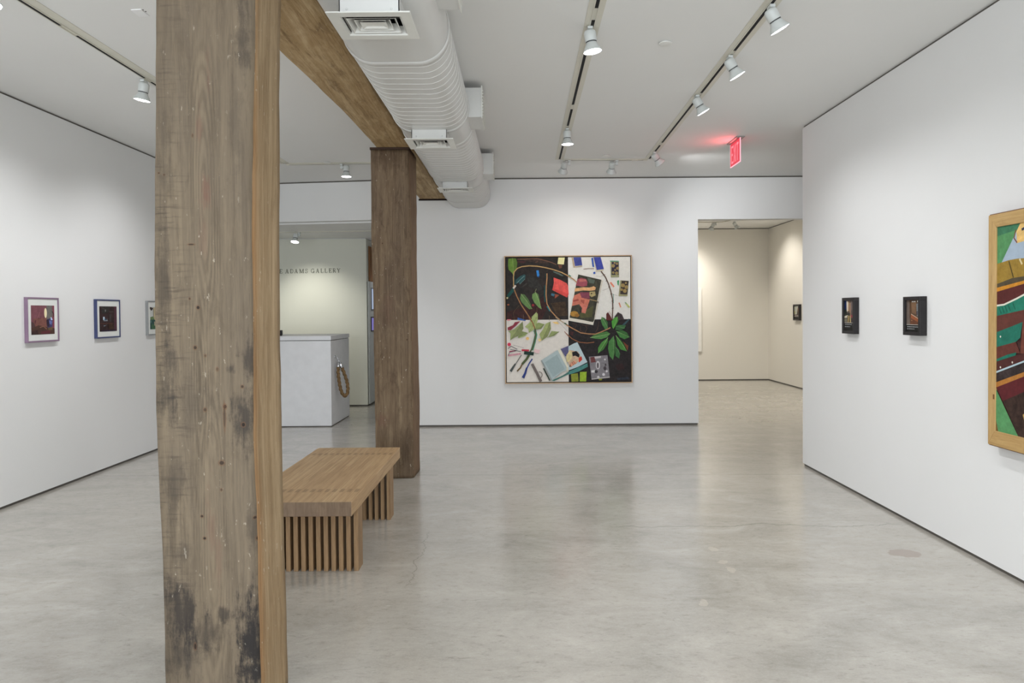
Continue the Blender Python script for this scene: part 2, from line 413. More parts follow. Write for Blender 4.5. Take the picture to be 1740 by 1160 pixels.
P2L = [(3.149, -1.377), (2.274, -1.382), (1.726, -1.372), (1.176, -1.373), (.624, -1.368), (.004, -1.364)]
P2R = [(3.146, -1.027), (2.271, -1.014), (1.723, -1.015), (1.173, -1.015), (.621, -1.01), (0, -1.011)]
P2B = [(3.173, -1.007), (2.309, -1.01), (1.732, -1.011), (1.152, -1.005), (.687, -1.0), (0, -1.002)]
M_P2F = wood_mat('dark_brown_timber', [(74, 57, 42), (114, 95, 74), (148, 128, 102), (102, 86, 70)], 'z', [(-.02, 3.0, .3, .12, .45), (.1, .3, .1, .25, .35)], [(.12, 1.3, .006, .007, .8), (-.1, 2.2, .005, .006, .6)], .95, [(-.12, .55, .06, .08, .5), (-.05, 1.6, .06, .2, .25)], off=(9, 2, 4), stain=(62, 44, 30), scale=.75, mott=.7)
M_P2S = wood_mat('reddish_brown_timber', [(90, 68, 48), (122, 98, 74), (148, 124, 96), (104, 80, 62)], 'z', (), (), .6, wav=False, off=(1, 8, 3))
post2 = thing('timber_post', (ox, 6.78, 0), 'dark brown scuffed timber post further back, behind the far end of the bench', 'post', 'old timber posts')
obj('post_shaft', timber(P2L, P2R, P2B, 6.6, 6.95, 0.0, BZ - .02, 5., wane=.02, amp=.0045), [M_P2F, M_P2S], post2)
obj('cap_plate', BX(-1.385, -1.02, 6.585, 6.93, BZ - .02, BZ), simple('dark_iron_strap', (62, 44, 34), .7, .3), post2)

# beam: lofted along Y over the two posts into the back wall
BL = [(-3.6, -1.43), (2.6, -1.42), (4.2, -1.40), (5.3, -1.345), (6.3, -1.325), (9.7, -1.35)]
BR = [(-3.6, -.99), (4.4, -.995), (5.3, -1.01), (9.7, -1.0)]
mb = MB(); N = 190; rings = []
for i in range(N + 1):
    y = -3.59 + (9.62 + 3.59) * i / N
    nz = lambda k, f=2.: noise.noise(V((k * 3.7 + 20, y * f, 0)))
    xl = lerp(BL, y) + .008 * nz(1) + .003 * nz(4, 8); xr = lerp(BR, y) + .006 * nz(2); zb = BZ + .004 * nz(3)
    P = [(xl, H), (xl, zb + .008), (xl + .008, zb)] + [(xl + (xr - xl) * k / 6, zb + .003 * noise.noise(V((k, y * 3, 9)))) for k in range(1, 6)] + [(xr - .008, zb), (xr, zb + .008), (xr, H)]
    rings.append((y, P))
m = len(rings[0][1])
for y, P in rings: mb.v += [V((x, y, z)) for x, z in P]
for i in range(N):
    for k in range(m):
        k2 = (k + 1) % m
        mb.f.append([i * m + k, (i + 1) * m + k, (i + 1) * m + k2, i * m + k2]); mb.mi.append(0); mb.sm.append(True)
M_BEAM = wood_mat('golden_brown_timber', [(106, 82, 50), (168, 142, 102), (204, 182, 146), (148, 118, 78)], 'y', (), (), .9, off=(2, 1, 6), wav=False, stain=(80, 60, 40), speckcol=(206, 190, 160), scale=.85, mott=.7)
beam = obj('timber_beam', mb, M_BEAM, loc=(-1.18, 3.0, BZ))
tag(beam, 'old golden-brown timber ceiling beam resting on the two posts, running to the back wall', 'beam')
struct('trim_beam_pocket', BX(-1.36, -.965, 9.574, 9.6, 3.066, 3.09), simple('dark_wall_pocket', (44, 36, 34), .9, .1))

# ------------------------------------------------------------------ air duct with diffusers
def rrect(cx, cz, w, h, r, n=10):
    P = []
    for (sx, sz, a0) in ((1, 1, 0), (-1, 1, 90), (-1, -1, 180), (1, -1, 270)):
        for k in range(n + 1):
            a = math.radians(a0 + 90 * k / n)
            P.append((cx + sx * (w / 2 - r) + r * math.cos(a), cz + sz * (h / 2 - r) + r * math.sin(a)))
    return P
DX, DZ, DW, DH, DR = -.687, 3.152, .59, .384, .175
duct = thing('air_duct', (DX, 4.0, H), 'long white painted flat-oval ventilation duct with spiral ribs under the ceiling beside the beam', 'duct')
mb = MB(); prof = []; y = -3.58
ribbed = [(-3.4, 2.6), (4.08, 5.42), (6.1, 7.5), (8.2, 8.98)]
ring_n = len(rrect(0, 0, 1, 1, .1))
def skin(mb, prof):
    o = len(mb.v)
    for yv, e, sl in prof: mb.v += [V((x, yv + sl * (x - DX), z)) for x, z in rrect(DX, DZ, DW + 2 * e, DH + 2 * e, DR + e)]
    for i in range(len(prof) - 1):
        for k in range(ring_n):
            k2 = (k + 1) % ring_n
            mb.f.append([o + i * ring_n + k, o + i * ring_n + k2, o + (i + 1) * ring_n + k2, o + (i + 1) * ring_n + k]); mb.mi.append(0); mb.sm.append(True)
skin(mb, [(-3.58 + i * .526, 0, 0) for i in range(26)])
for a, b_ in ribbed:
    yy = a
    while yy < b_:
        skin(mb, [(yy - .007, -.001, .03), (yy - .004, .0028, .03), (yy + .004, .0028, .03), (yy + .007, -.001, .03)]); yy += .1
obj('duct_body', mb, M_DUCT, duct)
for yv in (2.75, 4.02, 5.52, 6.0, 7.58, 8.12, 9.06):
    c = MB()
    rr = [(yv - .03, .001), (yv - .024, .007), (yv + .024, .007), (yv + .03, .001)]
    for y_, e in rr: c.v += [V((x, y_, z)) for x, z in rrect(DX, DZ, DW + 2 * e, DH + 2 * e, DR + e)]
    for i in range(3):
        for k in range(ring_n):
            k2 = (k + 1) % ring_n
            c.f.append([i * ring_n + k, i * ring_n + k2, (i + 1) * ring_n + k2, (i + 1) * ring_n + k]); c.mi.append(0); c.sm.append(True)
    obj('joint_collar', c, M_DUCT, duct)
def frustum(cx, cy, w0, l0, z0, w1, l1, z1):
    """four sloping sides between two rectangles"""
    c = MB(); q = [(-1, -1), (1, -1), (1, 1), (-1, 1)]
    vs = [(cx + a * w0 / 2, cy + b_ * l0 / 2, z0) for a, b_ in q] + [(cx + a * w1 / 2, cy + b_ * l1 / 2, z1) for a, b_ in q]
    t = .004
    vs += [(cx + a * (w0 / 2 - t), cy + b_ * (l0 / 2 - t), z0) for a, b_ in q] + [(cx + a * (w1 / 2 - t), cy + b_ * (l1 / 2 - t), z1) for a, b_ in q]
    fs = []
    for k in range(4):
        j = (k + 1) % 4
        fs += [(k, j, 4 + j, 4 + k), (8 + j, 8 + k, 12 + k, 12 + j), (k, 8 + k, 8 + j, j), (4 + k, 4 + j, 12 + j, 12 + k)]
    c.add(vs, fs); c.mi = [1 if i % 4 == 0 else 0 for i in range(16)]  # upper blade faces coloured dark: the slots' shade painted on white louvers
    return c
def diffuser(cx, y0, y1):
    cy = (y0 + y1) / 2; W = .376; L = y1 - y0; z = 2.88
    c = MB()                                                        # flat flange with a square hole
    f = .045
    for (a, b_, e, g) in ((-W / 2, W / 2, -L / 2, -L / 2 + f), (-W / 2, W / 2, L / 2 - f, L / 2), (-W / 2, -W / 2 + f, -L / 2 + f, L / 2 - f), (W / 2 - f, W / 2, -L / 2 + f, L / 2 - f)):
        c.box(cx + a, cx + b_, cy + e, cy + g, z, z + .006)
    d = obj('diffuser', c, M_LOUV, duct)
    n_ = MB(); w, l = .27, L - .07; t = .004
    for (a, b_, e, g) in ((-w / 2, w / 2, -l / 2, -l / 2 + t), (-w / 2, w / 2, l / 2 - t, l / 2), (-w / 2, -w / 2 + t, -l / 2, l / 2), (w / 2 - t, w / 2, -l / 2, l / 2)):
        n_.box(cx + a, cx + b_, cy + e, cy + g, z + .006, 2.975)
    for sx in (-.1, .1): n_.lathe((cx + sx, cy - l / 2, z + .03), (0, -1, 0), [(0, .005), (.003, .005), (.004, .002)], 8, cap1=True)
    obj('neck', n_, M_DUCT, d)
    c = BX(cx - w / 2 + t, cx + w / 2 - t, cy - l / 2 + t, cy + l / 2 - t, z + .086, z + .09); g_ = .0015
    for (a, b_, e, g) in ((-w / 2 + t, w / 2 - t, -l / 2 + t, -l / 2 + t + g_), (-w / 2 + t, w / 2 - t, l / 2 - t - g_, l / 2 - t), (-w / 2 + t, -w / 2 + t + g_, -l / 2 + t, l / 2 - t), (w / 2 - t - g_, w / 2 - t, -l / 2 + t, l / 2 - t)):
        c.box(cx + a, cx + b_, cy + e, cy + g, z + .012, z + .086)
    obj('plenum', c, M_DUCT_SHADE, d)  # dark lining added so the neck looks deep: its shade is put into the colour
    for i in range(3):
        s0 = 1 - i * .21
        w0, l0 = (W - 2 * f) * s0, (L - 2 * f) * s0
        obj('louver', frustum(cx, cy, w0, l0, z + .001 + .002 * i, w0 - .04, l0 - .04, z + .036 + .003 * i), [M_LOUV, M_DUCT_SHADE], d)
    w0, l0 = (W - 2 * f) * .42, (L - 2 * f) * .36
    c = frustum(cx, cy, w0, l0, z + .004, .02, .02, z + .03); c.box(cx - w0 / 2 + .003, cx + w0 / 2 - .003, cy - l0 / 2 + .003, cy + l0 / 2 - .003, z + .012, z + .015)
    obj('center_pyramid', c, [M_LOUV, M_DUCT_SHADE], d)
diffuser(-.665, 3.148, 3.455); diffuser(-.69, 5.43, 5.77); diffuser(-.69, 7.58, 7.86)
for y0, y1 in ((3.22, 3.60), (5.56, 5.94), (7.85, 8.2)):
    c = BX(-.46, -.292, y0, y1, 3.08, 3.31)
    o = obj('side_outlet', c, M_DUCT, duct, .003)
    g = MB(); g.box(-.292, -.284, y0 - .012, y1 + .012, 3.068, 3.322)
    for k in range(9): g.box(-.284, -.278, y0 + .02, y1 - .02, 3.095 + k * .024, 3.105 + k * .024)
    obj('grille', g, M_LOUV, o)
    c = MB(); pts = [(-.455, y0 - .001, 3.075), (-.42, y0 - .001, 3.09), (-.408, y0 - .001, 3.15), (-.402, y0 - .001, 3.22)]
    c.tube(pts, .002, 6); obj('seal', c, M_RING, o)

# ------------------------------------------------------------------ lighting tracks
def track(name, label, segs, gaps, x0=None, zc=H, w=.1, off=0.):
    """segs: straight runs [(ax,ay,bx,by)] of recessed track, gaps: black slot lengths along each run"""
    ax, ay = segs[0][:2]
    t = thing('lighting_track', (ax, ay, zc), label, 'lighting track', 'ceiling lighting tracks')
    for i, (ax, ay, bx, by) in enumerate(segs):
        d = V((bx - ax, by - ay, 0)); L = d.length; d.normalize(); nrm = V((d.y, -d.x, 0))
        c = MB()
        def strip(mb, a, b_, s0, s1, z0, z1):
            P = [V((ax, ay, 0)) + d * u + nrm * s for u, s in ((s0, a), (s0, b_), (s1, b_), (s1, a))]
            mb.prism([(p.x, p.y) for p in P], z0, z1)
        for a, b_ in ((-w / 2 + off, -.016), (.016, w / 2 + off)):
            if b_ - a > .004: strip(c, a, b_, 0, L, zc - .004, zc + .002)
        for a, b_ in ((-.017, -.011), (.011, .017)): strip(c, a, b_, 0, L, zc - .009, zc)
        strip(c, -.011, .011, 0, L, zc - .0035, zc)
        h = obj('track_housing', c, M_TRACK, t)
        for s0, s1 in gaps[i]:
            k = MB(); strip(k, -.0105, .0105, s0, s1, zc - .007, zc - .0036)
            obj('slot', k, M_SLOT, t)
    return t
track('l', 'long ceiling lighting track near the left wall, mostly hidden by the foreground post', [(-2.848, -1.0, -2.848, 8.54), (-2.82, 8.6, -1.45, 8.56)],
      [[(.2, 5.43), (5.60, 6.42), (6.52, 9.4)], [(.03, 1.3)]], off=.03)
track('m', 'ceiling lighting track running straight back through the middle of the room', [(.452, -1.0, .482, 8.44)],
      [[(.3, 5.24), (5.42, 5.52), (5.85, 7.2), (7.35, 7.9), (8.1, 9.4)]])
track('r', 'right-hand ceiling lighting track running back along the right wall', [(1.436, -1.0, 1.548, 8.44)],
      [[(.3, 5.95), (6.1, 6.9), (7.0, 8.62), (8.75, 9.15), (9.28, 9.42)]])
track('c', 'short cross track linking the two right-hand tracks in front of the back wall', [(.53, 8.462, 1.54, 8.492)], [[(.02, .82), (.9, .96)]])
track('e', 'thin ceiling track in the recess above the white desk', [(-4.0, 10.83, -1.6, 10.70)], [[(.3, 1.2), (1.24, 2.3)]], zc=2.80, w=.06)
track('f', 'small ceiling track in the far room seen through the doorway', [(2.6, 14.56, 4.17, 14.50), (4.17, 14.46, 4.50, 13.2)], [[(.2, 1.5)], [(.05, .3)]], w=.06)

# ------------------------------------------------------------------ spot lamps
def spot(base, d, label, power=0., col=(1, .95, .9), size=70, blend=1., off=(0, 0), zc=H, lit=True, s=1., aim=None, ldir=None):
    bx, by = base; d = V(d).normalized()
    t = thing('spot_lamp', (bx, by, zc), label, 'spot lamp', 'white track spot lamps')
    piv = V((bx + off[0], by + off[1], zc - .05 * s))
    c = BX(bx - .016, bx + .016, by - .03, by + .03, zc - .026, zc - .0092)
    c.lathe((bx, by, zc - .02), (0, 0, -1), [(0, .011), (.036 * s, .011)], 14, cap1=True)
    if off != (0, 0):
        c.tube([(bx, by, zc - .052 * s), tuple(piv)], .012, 10)
        c.box(bx - .014, bx + .014, by - .014, by + .014, zc - .068 * s, zc - .036 * s)
    obj('adapter', c, M_LAMP, t, .002)
    h = MB().lathe(piv, d, [(-.024 * s, .004), (-.022 * s, .026 * s), (-.016 * s, .034 * s), (-.006 * s, .038 * s), (.046 * s, .038 * s), (.05 * s, .034 * s), (.05 * s, .01)], 28, cap0=True, cap1=True)
    obj('housing', h, M_LAMP, t)
    obj('collar', MB().lathe(piv, d, [(.049 * s, .02), (.049 * s, .0345 * s), (.055 * s, .0345 * s), (.055 * s, .02)], 28), M_RING, t)
    bl = obj('bulb', MB().lathe(piv, d, [(.053 * s, .02 * s), (.054 * s, .033 * s), (.066 * s, .037 * s), (.085 * s, .047 * s), (.104 * s, .058 * s), (.110 * s, .061 * s), (.114 * s, .060 * s), (.113 * s, .0565 * s)], 32), M_LAMP, t)
    obj('lens', MB().lathe(piv, d, [(.112 * s, .057 * s), (.1155 * s, .042 * s), (.117 * s, .02 * s), (.1175 * s, .002)], 32, cap1=True), M_LENS, bl)
    if power:
        L = bpy.data.lights.new('lamp_beam', 'SPOT'); L.energy = power; L.color = col; L.spot_size = math.radians(size); L.spot_blend = blend
        L.shadow_soft_size = .03
        lo = bpy.data.objects.new('lamp_beam', L); COL.objects.link(lo)
        p = piv + d * .135 * s; q = V(ldir).normalized() if ldir else d
        lo.location = p; lo.rotation_euler = q.to_track_quat('-Z', 'Y').to_euler()
    return t
def added_beam(p, d, power, col=(1, .95, .9), size=75, blend=1.):  # added light with no fixture built, for assumed lamps out of view
    L = bpy.data.lights.new('lamp_beam', 'SPOT'); L.energy = power; L.color = col; L.spot_size = math.radians(size); L.spot_blend = blend; L.shadow_soft_size = .035
    lo = bpy.data.objects.new('lamp_beam', L); COL.objects.link(lo); lo.location = p; lo.rotation_euler = V(d).normalized().to_track_quat('-Z', 'Y').to_euler()

COOL = (.97, .98, 1.0); WARM = (1, .945, .87)
PW_L, PW_R = 69, 49
spot((-2.878, 5.46), (-.18, .05, -1), 'lit white spot lamp on the left track, just left of the foreground post', PW_L, COOL, 115, ldir=(-.46, .1, -1))
spot((-2.848, 3.80), (.25, .0, -1), 'lit white spot lamp cut off by the upper left corner of the picture', PW_L * 1.1, COOL, 115, ldir=(-.46, .1, -1))
spot((.458, 4.52), (.15, .02, -1), 'lit spot lamp nearest the camera on the middle track', 95, COOL, 130)
spot((.478, 7.0), (.02, .02, -1), 'lit spot lamp at the far end of the middle track', 110, COOL, 140)
spot((1.503, 4.22), (.50, .08, -.87), 'lit spot lamp on the right track touching the top edge of the picture', PW_R * .5, COOL, 115, ldir=(.42, .1, -1))
spot((1.503, 5.05), (.51, .06, -.86), 'lit spot lamp second from the top edge along the right track', PW_R * .62, COOL, 115, ldir=(.42, .1, -1))
spot((1.497, 5.96), (.50, .06, -.86), 'lit spot lamp third from the top edge along the right track', PW_R * .85, COOL, 115, ldir=(.42, .0, -1))
spot((1.54, 8.05), (.62, .36, -.70), 'spot lamp turned away at the far corner of the right track, lens edge-on', 70, COOL, 110, .9, ldir=(.75, .45, -.5))
spot((.60, 8.46), (-.16, .66, -.74), 'unlit-looking spot lamp seen from behind on the cross track, left of the pair', 17, (1, .95, .88), 125, 1., off=(-.055, 0), ldir=(.03, .55, -1))
spot((1.17, 8.48), (-.02, .66, -.74), 'spot lamp seen from behind on the cross track, right of the pair', 17, (1, .95, .88), 125, 1., off=(-.055, 0), ldir=(-.1, .55, -1))
spot((-2.14, 8.56), (.0, -.02, -1), 'lit spot lamp on the back left track between the two posts', 75, COOL, 100, off=(.055, 0))
spot((-3.36, 10.80), (-.05, -.30, -.95), 'lit spot lamp in the recess above the gallery lettering', 0, COOL, 100, off=(-.055, 0), zc=2.80)
spot((4.03, 14.53), (-.25, .5, -.75), 'leftmost of two small spot lamps in the far room, above the doorway opening', 60, WARM, 100, .9, off=(-.05, 0), ldir=(-.35, .6, -1))
spot((4.36, 14.36), (.55, .1, -.8), 'rightmost of two small spot lamps in the far room, above the doorway opening', 60, WARM, 100, .9, ldir=(.8, -.1, -1))
# assumed unseen lamps: beams added where the same tracks carry on towards the viewer
for yy in (2.9, 1.7, .5, -.7):
    added_beam((-2.9, yy, 3.2), (-.46, .05, -1), PW_L, COOL, 115)
    added_beam((1.57, yy + .15, 3.2), (.36, .05, -1), PW_R * .55, COOL, 115)
added_beam((-2.85, 7.0, 3.2), (-.46, .05, -1), PW_L * .9, COOL, 115)  # added beam of one more assumed lamp on the left track
added_beam((.455, 2.2, 3.2), (0, 0, -1), 95, COOL, 130)
added_beam((.455, .2, 3.2), (0, 0, -1), 95, COOL, 130)
# assumed lamps hidden in recess, hallway and far room: beams added without fixtures
added_beam((-3.55, 10.75, 2.66), (.1, .55, -.85), 60, (1, .98, .88), 90)
added_beam((-2.0, 12.6, 2.72), (-.2, 0, -1), 25, COOL, 120)
for p, d, e in (((2.2, 13.9, 3.2), (.0, .75, -1), 110), ((3.3, 14.4, 3.2), (.1, .7, -1), 90), ((4.4, 12.6, 3.2), (.7, .1, -1), 90), ((4.4, 11.0, 3.2), (.6, .1, -1), 80), ((3.0, 12.0, 3.2), (0, .1, -1), 150), ((2.8, 10.6, 3.2), (0, 0, -1), 90)):
    added_beam(p, d, e, WARM, 120)

# small ceiling fittings
for (x, y_, lab) in ((.995, 4.80, 'round white sprinkler cover on the ceiling between the middle and right tracks'), (1.014, 8.24, 'small sprinkler cover on the ceiling just in front of the cross track'), (-2.291, 8.47, 'sprinkler cover on the ceiling above the lamp between the two posts')):
    o = obj('sprinkler_cover', MB().lathe((x, y_, H), (0, 0, -1), [(0, .03), (.008, .03), (.008, .045), (.011, .045), (.0125, .04), (.0125, .005)], 28, cap1=True), [M_WHITE], loc=(x, y_, H))
    tag(o, lab, 'sprinkler cover', 'ceiling sprinkler covers')
pl = MB().prism([(-2.296, 4.222), (-2.232, 4.215), (-2.232, 4.311), (-2.296, 4.314)], H - .005, H)
o = obj('ceiling_plate', pl, simple('bright_white_plate', (240, 240, 240), .5, .3), loc=(-2.264, 4.265, H)); tag(o, 'small white rectangular plate on the ceiling left of the foreground post', 'ceiling plate')
obj('screw', MB().lathe((-2.226, 4.226, H), (0, 0, -1), [(0, .004), (.003, .003)], 8, cap1=True), M_RING, o)
obj('screw', MB().lathe((-2.222, 4.25, H), (0, 0, -1), [(0, .004), (.003, .003)], 8, cap1=True), M_RING, o)

# ------------------------------------------------------------------ lettering
def stroke(mb, pts, w, P, mi=0, off=0.):
    """flat band along a 2-D polyline; P maps (u,v) to space"""
    n = len(pts); A = []; B_ = []
    for i, (x, y_) in enumerate(pts):
        x0, y0 = pts[max(i - 1, 0)]; x1, y1 = pts[min(i + 1, n - 1)]
        dx, dy = x1 - x0, y1 - y0; l = math.hypot(dx, dy) or 1
        ww = w if not isinstance(w, (list, tuple)) else w[0] + (w[1] - w[0]) * i / (n - 1)
        A.append(P(x - dy / l * ww / 2, y_ + dx / l * ww / 2)); B_.append(P(x + dy / l * ww / 2, y_ - dx / l * ww / 2))
    for i in range(n - 1): mb.add([A[i], B_[i], B_[i + 1], A[i + 1]], [(0, 1, 2, 3)], mi)
def arc(cx, cy, rx, ry, a0, a1, n=12):
    return [(cx + rx * math.cos(math.radians(a0 + (a1 - a0) * k / n)), cy + ry * math.sin(math.radians(a0 + (a1 - a0) * k / n))) for k in range(n + 1)]
T, t_ = .21, .105     # thick and thin strokes of a serif capital of height 1
GLY = {
 'E': [([(.17, 0), (.17, 1)], T), ([(.03, .03), (.72, .03)], t_), ([(.72, 0), (.74, .27)], t_), ([(.03, .97), (.68, .97)], t_), ([(.68, 1), (.7, .75)], t_), ([(.17, .51), (.52, .51)], t_), ([(.52, .38), (.52, .64)], t_)],
 'A': [([(.12, 0), (.44, 1)], t_), ([(.74, 0), (.44, 1)], T), ([(.22, .32), (.64, .32)], t_), ([(0, .03), (.27, .03)], t_), ([(.56, .03), (.92, .03)], t_)],
 'D': [([(.17, 0), (.17, 1)], T), ([(.03, .03), (.45, .03)], t_), ([(.03, .97), (.45, .97)], t_), (arc(.4, .5, .38, .46, 90, -90), .13)],
 'M': [([(.16, 0), (.16, 1)], t_), ([(.16, 1), (.56, .02)], T), ([(.56, .02), (.96, 1)], t_), ([(.98, 0), (.98, 1)], T), ([(.02, .03), (.3, .03)], t_), ([(.82, .03), (1.14, .03)], t_), ([(.02, .97), (.2, .97)], t_), ([(.92, .97), (1.14, .97)], t_)],
 'S': [(arc(.36, .74, .25, .22, 20, 270, 14) + arc(.36, .27, .28, .25, 90, -160, 14), .12), ([(.62, .68), (.62, 1)], t_), ([(.06, 0), (.06, .34)], t_)],
 'G': [(arc(.46, .5, .4, .46, 42, 330, 22), .14), ([(.78, .0), (.78, .42)], T), ([(.58, .42), (.92, .42)], t_), ([(.76, .7), (.76, 1)], t_)],
 'L': [([(.17, 0), (.17, 1)], T), ([(.03, .03), (.68, .03)], t_), ([(.68, 0), (.7, .3)], t_), ([(.03, .97), (.34, .97)], t_)],
 'R': [([(.17, 0), (.17, 1)], T), ([(.03, .97), (.42, .97)], t_), (arc(.4, .73, .25, .235, 90, -90), .13), ([(.17, .5), (.42, .5)], t_), ([(.4, .5), (.74, .03)], T), ([(.03, .03), (.32, .03)], t_), ([(.66, .03), (.86, .03)], t_)],
 'Y': [([(.12, 1), (.45, .45)], T), ([(.78, 1), (.45, .45)], t_), ([(.45, 0), (.45, .5)], T), ([(0, .97), (.28, .97)], t_), ([(.64, .97), (.9, .97)], t_), ([(.3, .03), (.6, .03)], t_)],
 'X': [([(.1, 0), (.6, 1)], .12), ([(.6, 0), (.1, 1)], .12)], 'I': [([(.1, 0), (.1, 1)], .14)], 'T': [([(.3, 0), (.3, 1)], .14), ([(0, .94), (.6, .94)], .12)],
}
M_LETTER = simple('grey_vinyl_letters', (128, 130, 116), .6, .3)
sgn = thing('wall_lettering', (-3.5, 11.78, 2.26), 'grey capital letters reading E ADAMS GALLERY on the recess wall behind the desk', 'lettering')
lx = [(75, 'E'), (218, 'A'), (338, 'D'), (443, 'A'), (562, 'M'), (705, 'S'), (850, 'G'), (970, 'A'), (1088, 'L'), (1186, 'L'), (1290, 'E'), (1386, 'R'), (1490, 'Y')]
k = 11.77 / 1200 / 14.5; hgt = .069
for xz, ch in lx:
    g = MB(); X0 = (470 + xz / 14.5 - 884) * 11.77 / 1200 + .006; Z0 = 2.2245 + .000005 * xz
    for pts, w in GLY[ch]: stroke(g, pts, w, lambda u, v: (X0 + u * hgt * (.92 if ch != 'M' else .98), 11.777, Z0 + v * hgt))
    obj('letter', g, M_LETTER, sgn)

# ------------------------------------------------------------------ exit sign
ex = thing('exit_sign', (2.307, 7.55, H), 'glowing red see-through exit sign hanging edge-on from the ceiling', 'exit sign')
obj('mounting_plate', MB().prism([(2.268, 7.375), (2.352, 7.375), (2.352, 7.735), (2.268, 7.735)], H - .012, H), simple('grey_mounting_plate', (150, 146, 142), .5, .4), ex, .002)
Xs = 2.308
M_REDP = emit('red_lit_panel', (1., .06, .10), .62, (.25, .03, .04)); M_REDL = emit('red_lit_letters', (1., .26, .31), 1.2); M_REDE = emit('red_lit_edge', (1., .42, .5), 1.3)
obj('panel', BX(Xs - .004, Xs + .004, 7.395, 7.72, 3.108, H - .012), M_REDP, ex)
e_ = BX(Xs - .005, Xs + .005, 7.388, 7.395, 3.102, H - .012); e_.box(Xs - .005, Xs + .005, 7.72, 7.727, 3.102, H - .012); e_.box(Xs - .005, Xs + .005, 7.388, 7.727, 3.10, 3.108)
obj('panel_edge', e_, M_REDE, ex)
le = MB(); u0 = .03
for ch, wd in (('E', .072), ('X', .08), ('I', .04), ('T', .07)):
    sc_ = .19
    for pts, w in (GLY[ch] if ch != 'E' else [([(.1, 0), (.1, 1)], .14), ([(.05, .06), (.6, .06)], .12), ([(.05, .94), (.6, .94)], .12), ([(.05, .5), (.5, .5)], .12)]):
        stroke(le, pts, w, lambda u, v, u0=u0: (Xs - .0055, 7.715 - u0 - u * .1, 3.13 + v * sc_))
    u0 += wd
obj('letters', le, M_REDL, ex)
L = bpy.data.lights.new('exit_glow', 'AREA'); L.shape = 'RECTANGLE'; L.size = .3; L.size_y = .2; L.energy = 1.6; L.color = (1, .1, .12)
lo = bpy.data.objects.new('exit_glow', L); COL.objects.link(lo); lo.location = (Xs - .02, 7.55, 3.24); lo.rotation_euler = (0, math.radians(90), math.radians(0))

# ------------------------------------------------------------------ bench
M_BT = None
def bench_mat(name, ends=False):
    n = NT(name); x, y, z = n.sep()
    wx = n.math('MULTIPLY', n.math('ADD', x, 5.), 1 / .0455)
    wid = n.math('FLOOR', wx)
    wn = n.n('ShaderNodeTexWhiteNoise'); wn.noise_dimensions = '2D'
    # each strip is made of staggered lengths
    yy = n.math('ADD', n.math('MULTIPLY', y, 1.15), n.math('MULTIPLY', wid, .377)) if not ends else n.math('MULTIPLY', z, 0.)
    cv = n.n('ShaderNodeCombineXYZ'); n.t.links.new(wid, cv.inputs[0]); n.t.links.new(n.math('FLOOR', yy), cv.inputs[1])
    n.t.links.new(cv.outputs[0], wn.inputs['Vector'])
    g = n.noise(1., n.mapped((60, 2.5, 60)) if not ends else n.mapped((50, 50, 9)), detail=6., rough=.65, dist=.5)
    if ends: cols = [(104, 86, 68), (128, 107, 87), (146, 124, 102)]
    else: cols = [(148, 120, 86), (184, 154, 116), (206, 178, 138)]
    col = n.ramp(g, [(.25, lin(cols[0])), (.52, lin(cols[1])), (.8, lin(cols[2]))])
    col = n.mix(n.math('MULTIPLY', wn.outputs[0], .75), col, n.mix(.55, col, lin((148, 114, 78) if not ends else (100, 82, 66))))
    fr = n.math('FRACT', wx)
    line = n.math('MAXIMUM', n.step(fr, .05, .01), n.step(fr, .95, .99))
    col = n.mix(n.math('MULTIPLY', line, .3), col, lin((92, 68, 44)))
    if not ends:   # end-grain tenons of the slats showing through the top
        for yc in (4.335 - 4.9, 5.46 - 4.9):
            k = n.math('MULTIPLY', n.step(n.math('ABSOLUTE', n.math('SUBTRACT', y, yc)), .04, .034), n.math('MULTIPLY', n.step(fr, .2, .25), n.step(fr, .82, .77)))
            col = n.mix(n.math('MULTIPLY', k, .45), col, lin((96, 74, 52)))
    n.bump(g, .15, .002)
    return n.fin(col, .5, .35)
bench = thing('bench', (-1.315, 4.9, 0), 'low wooden slatted bench with thick laminated top standing between the two timber posts', 'bench')
mb = BX(-1.65, -.985, 4.07, 5.72, .375, .46)
mb.mi = [0, 0, 1, 1, 0, 0]
M_BTOP = bench_mat('oiled_oak_strips'); M_BEND = bench_mat('oak_end_grain', True)
obj('bench_top', mb, [M_BTOP, M_BEND], bench, .003)
M_SLAT = wood_mat('oak_slat', [(112, 86, 60), (150, 121, 88), (178, 149, 114), (130, 102, 72)], 'z', wav=False, scale=1.3, rough=.5, off=(4, 4, 4))
for row, (y0, y1) in enumerate(((4.225, 4.345), (5.27, 5.41))):
    c = BX(-.985 - .027, -.985, y0, y1, 0.0, .376)
    s0 = obj('slat', c, M_SLAT, bench, .0015)
    for i in range(1, 15):
        s1 = s0.copy(); COL.objects.link(s1); s1.parent = bench; s1.location = (-.0454 * i, 0, 0)

# ------------------------------------------------------------------ reception desk, rope, small box
desk = thing('reception_desk', (-3.35, 10.17, 0), 'plain white box-shaped reception desk in the recess behind the far post', 'desk')
M_DESK = simple('white_lacquer', (230, 231, 233), .5, .4)
obj('desk_body', BX(-4.1, -2.595, 9.655, 10.68, .012, 1.178), M_DESK, desk, .002)
obj('plinth', BX(-4.09, -2.605, 9.667, 10.67, 0.0, .012), M_GAP, desk)
obj('desk_top', BX(-4.105, -2.590, 9.648, 10.69, 1.186, 1.245), M_DESK, desk, .003)
obj('shadow_gap', BX(-4.09, -2.607, 9.667, 10.668, 1.178, 1.186), M_GAP, desk)
bxo = thing('small_box', (-3.375, 9.92, 1.245), 'small black upright box on the white desk top, half hidden by the foreground post', 'box')
obj('case', BX(-3.42, -3.348, 9.89, 9.95, 1.251, 1.322), M_BLACK, bxo, .004)
